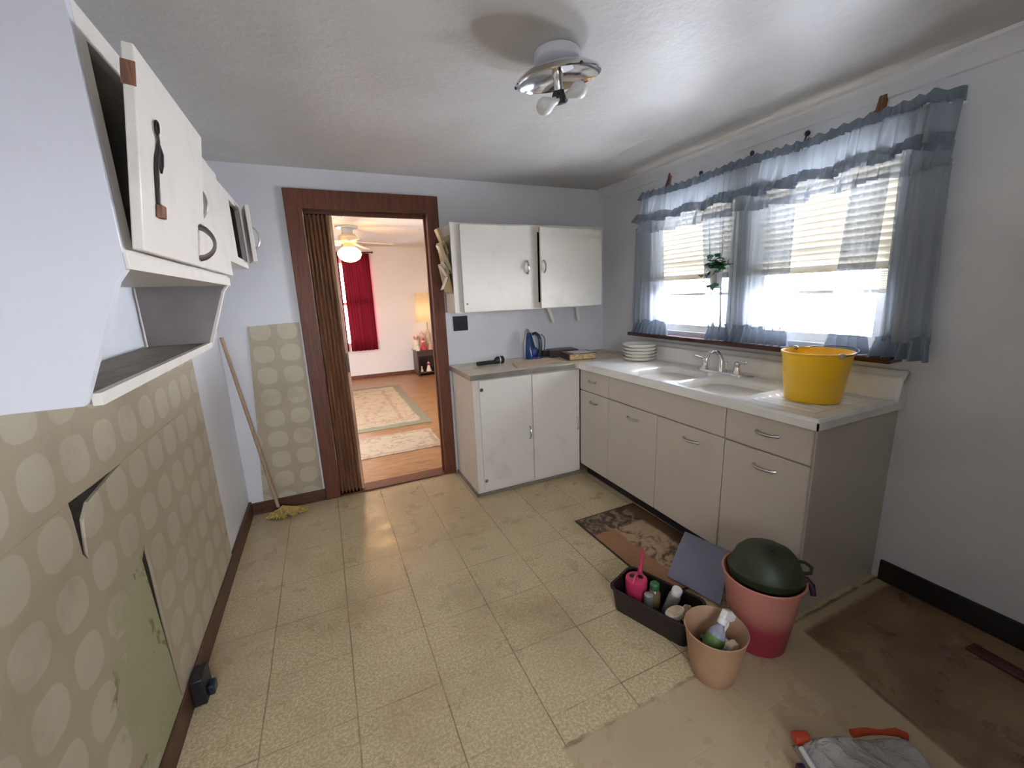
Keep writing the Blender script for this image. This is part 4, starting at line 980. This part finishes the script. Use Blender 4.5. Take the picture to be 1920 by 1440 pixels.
g.f += [(loop[k], loop[(k+1) % 80], nb+loop[(k+1) % 80], nb+loop[k]) for k in range(80)]
o = obj('woven_placemat', g, M['gridmat'], ang=60); o.matrix_world = LM; tag(o, 'blue-grey grid-woven placemat leaning against the foot of the sink cabinet', 'placemat')

# big pink bin with an upturned green pot
bx, byy = 2.585, -2.250
t = thing('waste_bin', 'tall pink plastic bin holding an upturned green pot, on the floor by the sink cabinet', 'bin', (bx, byy, 0))
H = .318
obj('body', MB().lathe([(0, 0), (.098, 0), (.102, .006), (.142, H-.014), (.148, H-.012), (.150, H-.004), (.148, H), (.143, H-.002), (.139, H-.012), (.098, .010), (0, .008)], (bx, byy, 0), 56), M['bin'], t)
t = thing('enamel_pot', 'upturned dark green enamel pot set in the mouth of the pink bin', 'pot', (bx+.02, byy+.005, .28))
px, py = bx+.018, byy+.004; TP = Matrix.Translation((px, py, .318)) @ Matrix.Rotation(R(6), 4, 'Y') @ Matrix.Rotation(R(-4), 4, 'X')
obj('body', MB().lathe([(.124, -.030), (.130, -.028), (.133, -.010), (.137, -.004), (.137, .003), (.128, .012), (.122, .035), (.108, .068), (.085, .092), (.055, .106), (.030, .111), (.024, .113), (0, .113)], n=56, M=TP), M['green'], t)
obj('side_handle', MB().tube([TP @ Vector(p) for p in ((.108, -.085, .006), (.125, -.10, .012), (.155, -.085, .020), (.168, -.055, .022), (.160, -.028, .018), (.133, -.022, .008))], .007, 8), M['green'], t)
obj('knob_slot', MB().lathe([(0, 0), (.022, 0), (.021, .004), (0, .004)], n=24, M=TP @ Matrix.Translation((-.030, -.030, .1095)) @ Matrix.Rotation(R(-14), 4, 'Y') @ Matrix.Diagonal((1.3, .6, 1, 1))), M['darkmetal'], t)
obj('pot_foot', MB().tube([TP @ Vector((.078, -.106, .004)), TP @ Vector((.086, -.128, -.014)), TP @ Vector((.086, -.138, -.050))], [.013, .012, .010], 10), M['purple'], t)

# tan tub with things in it
tx, ty = 2.290, -2.283
t = thing('plastic_tub', 'small tan plastic tub of cleaning things in front of the pink bin', 'tub', (tx, ty, 0)); H = .205
obj('body', MB().lathe([(0, 0), (.070, 0), (.075, .005), (.090, .08), (.108, H-.004), (.111, H), (.108, H+.002), (.104, H-.004), (.087, .08), (.072, .010), (0, .008)], (tx, ty, 0), 56), M['tub'], t)
SM = Matrix.Translation((tx+.018, ty-.018, .050)) @ Matrix.Rotation(R(28), 4, 'X') @ Matrix.Rotation(R(26), 4, 'Y')
za = Vector((.62, .10, .78)).normalized(); ya_ = Vector((-.78, 0, .62)); ya_ = (ya_-za*ya_.dot(za)).normalized(); xa = ya_.cross(za)
SM = Matrix((xa, ya_, za)).transposed().to_4x4(); SM.translation = (2.238, -2.292, .092)
t = thing('spray_bottle', 'spray bottle with white trigger head and lime label standing in the tan tub', 'spray bottle', (tx, ty, .03))
obj('bottle', MB().lathe([(0, 0), (.030, 0), (.033, .006), (.033, .085), (.028, .110), (.014, .130), (.013, .140)], n=28, M=SM), M['bottle'], t)
obj('label', MB().lathe([(.0335, .050), (.0340, .051), (.0340, .086), (.0328, .090)], n=28, M=SM), M['lime'], t)
hd = MB().lathe([(.016, .138), (.017, .142), (.017, .160), (.012, .166), (0, .167)], n=20, M=SM).prism([(-.016, .160), (.020, .158), (.055, .172), (.058, .190), (.020, .200), (-.014, .192)], -.012, .012, lambda u, v, w: SM @ Vector((w, -u, v)))
obj('trigger_head', hd, M['white'], t, bevel=.004)
obj('trigger', MB().tube([SM @ Vector(p) for p in ((0, -.030, .165), (0, -.040, .145), (0, -.036, .120), (0, -.046, .100))], [.007, .006, .005, .005], 8), M['white'], t)
obj('nozzle', MB().tube([SM @ Vector((0, -.056, .181)), SM @ Vector((0, -.070, .184))], .009, 12), M['silver'], t)
o = obj('cleaning_rag', crum((tx+.030, ty-.022, .110), (.048, .040, .040), 8, 18), M['rag'], smooth=False); tag(o, 'crumpled white rag in the front of the tan tub', 'rag')
o = obj('scrub_sponge', MB().box((tx+.010, ty-.062, .140), (tx+.055, ty-.030, .160)), M['sponge'], bevel=.006); tag(o, 'yellowish sponge resting on the white rag in the tan tub', 'sponge')
t = thing('small_bottle', 'small teal bottle at the left inside the tan tub', 'bottle', (tx-.052, ty-.008, .03))
obj('body', MB().lathe([(0, 0), (.018, 0), (.020, .005), (.020, .085), (.010, .100), (.010, .108)], (tx-.012, ty+.040, .011), 20), M['teal'], t)
obj('cap', MB().lathe([(.012, .106), (.013, .108), (.013, .124), (0, .126)], (tx-.012, ty+.040, .011), 20), M['greencap'], t)

# bagged bundle near the lower right
t = thing('plastic_bag_bundle', 'clear plastic storage bag with red handles wrapped round grey bedding on the floor', 'bag', (2.358, -2.835, 0), R(-26))
random.seed(9)
def bl(u, v, top, inset=0):
    x = -.17+inset+(.34-2*inset)*u; y = -.20+inset+(.40-2*inset)*v
    e = min(1, min(u, 1-u, v, 1-v)*9)**.5
    n = .008*math.sin(u*11+v*5)+.006*math.sin(v*17-u*6)+.004*math.sin(u*31+v*23)
    return (x, y, (.006+(.078+n)*e) if top else .004)
def bagm(ins, dz):
    mb = MB().grid(lambda u, v: (bl(u, v, True, ins)[0], bl(u, v, True, ins)[1], bl(u, v, True, ins)[2]+dz), 36, 36).grid(lambda u, v: bl(u, v, False, ins), 36, 36)
    n0 = 37*37; lp = [i for i in range(36)]+[36+37*j for j in range(36)]+[n0-1-i for i in range(36)]+[n0-37-37*j for j in range(36)]
    mb.f += [(lp[k], lp[(k+1) % 144], n0+lp[(k+1) % 144], n0+lp[k]) for k in range(144)]; return mb
obj('bedding', bagm(.012, -.010), simple('grey_bedding', (.20,.185,.17), .9, bump=.4, bsc=40), t, local=True, ang=80)
obj('plastic_cover', bagm(0, .0), M['bag'], t, local=True, ang=80)
red = simple('red_webbing', (.42,.045,.012), .5)
obj('handle', MB().box((-.178, .172, .036), (-.128, .204, .066)), red, t, local=True, bevel=.008)
obj('handle', MB().tube([(.00, .190, .066), (.045, .192, .072), (.09, .192, .068), (.135, .190, .071), (.160, .182, .064)], [.011, .010, .007, .011, .012], 10), red, t, local=True)
obj('piping', MB().tube([(-.171, y_/100, .050+.004*math.sin(y_)) for y_ in range(-20, 20, 4)], .008, 8), M['rag'], t, local=True)
o = obj('purple_box', MB().box((-.012, -.06, .0005), (.012, .07, .05), Matrix.Translation((2.200, -2.700, 0)) @ Matrix.Rotation(R(-26), 4, 'Z')), M['purple'], bevel=.006); tag(o, 'dark purple package edge on the floor left of the plastic bag', 'package')
MMt = Matrix.Translation((3.285, -2.65, 0)) @ Matrix.Rotation(R(-94), 4, 'Z')
o = obj('wood_strip', MB().box((0, -.03, .0005), (.60, .03, .012), MMt), M['sill'], bevel=.003); tag(o, 'dark red wooden strip lying on the floor near the right baseboard', 'wood strip')

# ------------------------------------------------------------------ living room contents
o = obj('area_rug', MB().box((.55, 1.50, .0005), (2.13, 3.88, .012)), rugm('cream_floral_rug', .55, 2.13, 1.50, 3.88), bevel=.004); tag(o, 'large cream floral rug with olive border in the room beyond the door', 'rug')
o = obj('runner_rug', MB().box((.55, .665, .0005), (2.045, 1.26, .012)), rugm('cream_floral_runner', .30, 2.30, .40, 1.52), bevel=.004); tag(o, 'narrow cream floral rug just inside the doorway', 'rug')
# red curtains
def redc(label, xa, xb, ph, za=2.225, zb=.53):
    t = thing('window_curtain', label, 'curtain', ((xa+xb)/2, LY-.06, zb), 0, 'red curtains of the far room')
    obj('panel', MB().grid(lambda u, v: (xa+(xb-xa)*(u+.04*v*math.sin(u*6)), LY-.075+.020*math.sin(u*(xb-xa)*75+ph)+.008*math.sin(u*(xb-xa)*31), za+(zb-za)*v), 80, 10), M['redcurtain'], t, ang=90)
redc('left dark red curtain panel in the far room, mostly behind the folding door', 1.20, 1.475, 0)
redc('right dark red curtain panel hanging in the far room beside the white wall', 1.515, 1.975, 1)
t = thing('curtain_rod', 'dark curtain rod above the red curtains in the far room', 'curtain rod', (1.6, LY-.07, 2.2))
obj('rod', MB().tube([(1.15, LY-.075, 2.240), (2.02, LY-.075, 2.240)], .009, 8), M['darkmetal'], t)
obj('finial', MB().sphere((2.035, LY-.075, 2.240), .018, 12, 8), M['darkmetal'], t)
obj('bracket', MB().box((1.995, LY-.075, 2.232), (2.005, LY-.0005, 2.245)), M['darkmetal'], t)
# ceiling fan
fx, fy = 1.515, 2.70
t = thing('ceiling_fan', 'cream ceiling fan with a lit glass globe in the room beyond the door', 'ceiling fan', (fx, fy, LC))
obj('canopy', MB().lathe([(0, -.001), (.135, -.001), (.14, -.012), (.13, -.025), (.07, -.03), (.065, -.10), (0, -.10)], (fx, fy, LC), 36), M['fantop'], t)
obj('motor', MB().lathe([(0, -.10), (.085, -.10), (.115, -.125), (.115, -.175), (.085, -.205), (0, -.205)], (fx, fy, LC), 36), M['fanwhite'], t)
bl0 = None
for k in range(5):
    a = R(-12+72*k); BM = Matrix.Translation((fx, fy, LC-.185)) @ Matrix.Rotation(a, 4, 'Z') @ Matrix.Rotation(R(4), 4, 'Y') @ Matrix.Rotation(R(10), 4, 'X')
    ob = obj('blade', MB().prism([(.17, -.05), (.50, -.062), (.545, -.045), (.56, 0), (.545, .045), (.50, .062), (.17, .05)], -.004, .004, XY, M=BM), M['fanwhite'], t)
    obj('blade_iron', MB().prism([(.08, -.018), (.20, -.04), (.20, .04), (.08, .018)], .004, .008, XY, M=BM), M['fantop'], ob)
obj('light_fitter', MB().lathe([(0, -.205), (.055, -.205), (.07, -.24), (.09, -.262), (0, -.262)], (fx, fy, LC), 32), M['fanwhite'], t)
obj('globe', MB().lathe([(.088, -.262), (.135, -.300), (.145, -.345), (.120, -.395), (.07, -.425), (.02, -.437), (0, -.438)], (fx, fy, LC), 40), M['globe'], t)
l = bpy.data.lights.new('fan_light', 'POINT'); l.energy = 10; l.color = (1, .60, .28); l.shadow_soft_size = .12
lo = bpy.data.objects.new('fan_light', l); COL.objects.link(lo); lo.location = (fx, fy, LC-.60)
# nightstand and lamp
t = thing('nightstand', 'dark wood nightstand with an open shelf under the table lamp', 'nightstand', (2.82, 4.63, 0))
nx0, nx1, ny0, ny1 = 2.60, 3.06, 4.44, 4.83
obj('top', MB().box((nx0-.02, ny0-.02, .455), (nx1+.02, ny1, .478)), M['nightstand'], t, bevel=.004)
obj('side_panel', MB().box((nx0, ny0, .03), (nx0+.025, ny1-.005, .4545)), M['nightstand'], t)
obj('side_panel', MB().box((nx1-.025, ny0, .03), (nx1, ny1-.005, .4545)), M['nightstand'], t)
obj('apron', MB().box((nx0+.025, ny0+.005, .37), (nx1-.025, ny0+.025, .4545)), M['nightstand'], t, bevel=.002)
obj('back_panel', MB().box((nx0+.025, ny1-.02, .05), (nx1-.025, ny1-.01, .4545)), M['nightstand'], t)
obj('shelf', MB().box((nx0+.025, ny0+.005, .05), (nx1-.025, ny1-.02, .075)), M['nightstand'], t)
for xx in (nx0+.01, nx1-.04):
    for yy in (ny0+.005, ny1-.04): obj('leg', MB().box((xx, yy, 0), (xx+.03, yy+.03, .05)), M['nightstand'], t)
t = thing('table_lamp', 'table lamp with pale linen drum shade on the dark nightstand', 'lamp', (2.88, 4.66, .478))
lx, ly = 2.88, 4.66
obj('base', MB().lathe([(0, 0), (.07, 0), (.075, .012), (.03, .03), (.045, .10), (.055, .20), (.03, .33), (.012, .37), (.010, .55)], (lx, ly, .4785), 28), M['beigebrush'], t)
obj('lamp_shade', MB().shell([(.195, 0), (.175, .53)], (lx, ly, .985), 40), M['shade'], t)
obj('harp', MB().tube([(lx-.0, ly, 1.02), (lx, ly, 1.28)], .006, 8).tube([(lx-.180, ly, 1.28), (lx+.180, ly, 1.28)], .003, 6), M['darkmetal'], t)
l = bpy.data.lights.new('lamp_light', 'POINT'); l.energy = 2.2; l.color = (1, .72, .42); l.shadow_soft_size = .05
lo = bpy.data.objects.new('lamp_light', l); COL.objects.link(lo); lo.location = (lx, ly, 1.18)
def fig(label, x, y, z, h, c1, c2):
    t = thing('figurine', label, 'figurine', (x, y, z), 0, 'small ornaments around the nightstand')
    obj('body', MB().lathe([(0, 0), (.30*h, 0), (.32*h, .04*h), (.20*h, .35*h), (.17*h, .55*h), (.10*h, .66*h)], (x, y, z), 16), c1, t)
    obj('head', MB().sphere((x, y, z+.80*h), .17*h, 14, 10), c2, t)
    obj('hat', MB().lathe([(.18*h, .88*h), (.10*h, .95*h), (0, 1.12*h)], (x, y, z), 14), c1, t)
redm = simple('red_ornament', (.42,.03,.03), .4); creamm = simple('cream_ornament', (.72,.62,.50), .4); pinkm = simple('pink_ornament', (.6,.3,.25), .4)
fig('small white figurine at the left front of the nightstand top', 2.635, 4.48, .4785, .14, creamm, creamm)
fig('red figurine in the middle of the nightstand top', 2.755, 4.53, .4785, .20, redm, creamm)
fig('pink figurine right of the red one on the nightstand top', 2.87, 4.48, .4785, .17, pinkm, creamm)
fig('tall cream figurine at the back left of the nightstand top', 2.655, 4.69, .4785, .28, creamm, pinkm)
fig('tall pink figurine at the back beside the lamp base', 2.785, 4.775, .4785, .30, pinkm, creamm)
fig('white round ornament on the lower shelf of the nightstand, left', 2.685, 4.52, .0755, .10, creamm, creamm)
fig('cream and red ornament on the lower shelf of the nightstand, right', 2.81, 4.50, .0755, .17, creamm, redm)
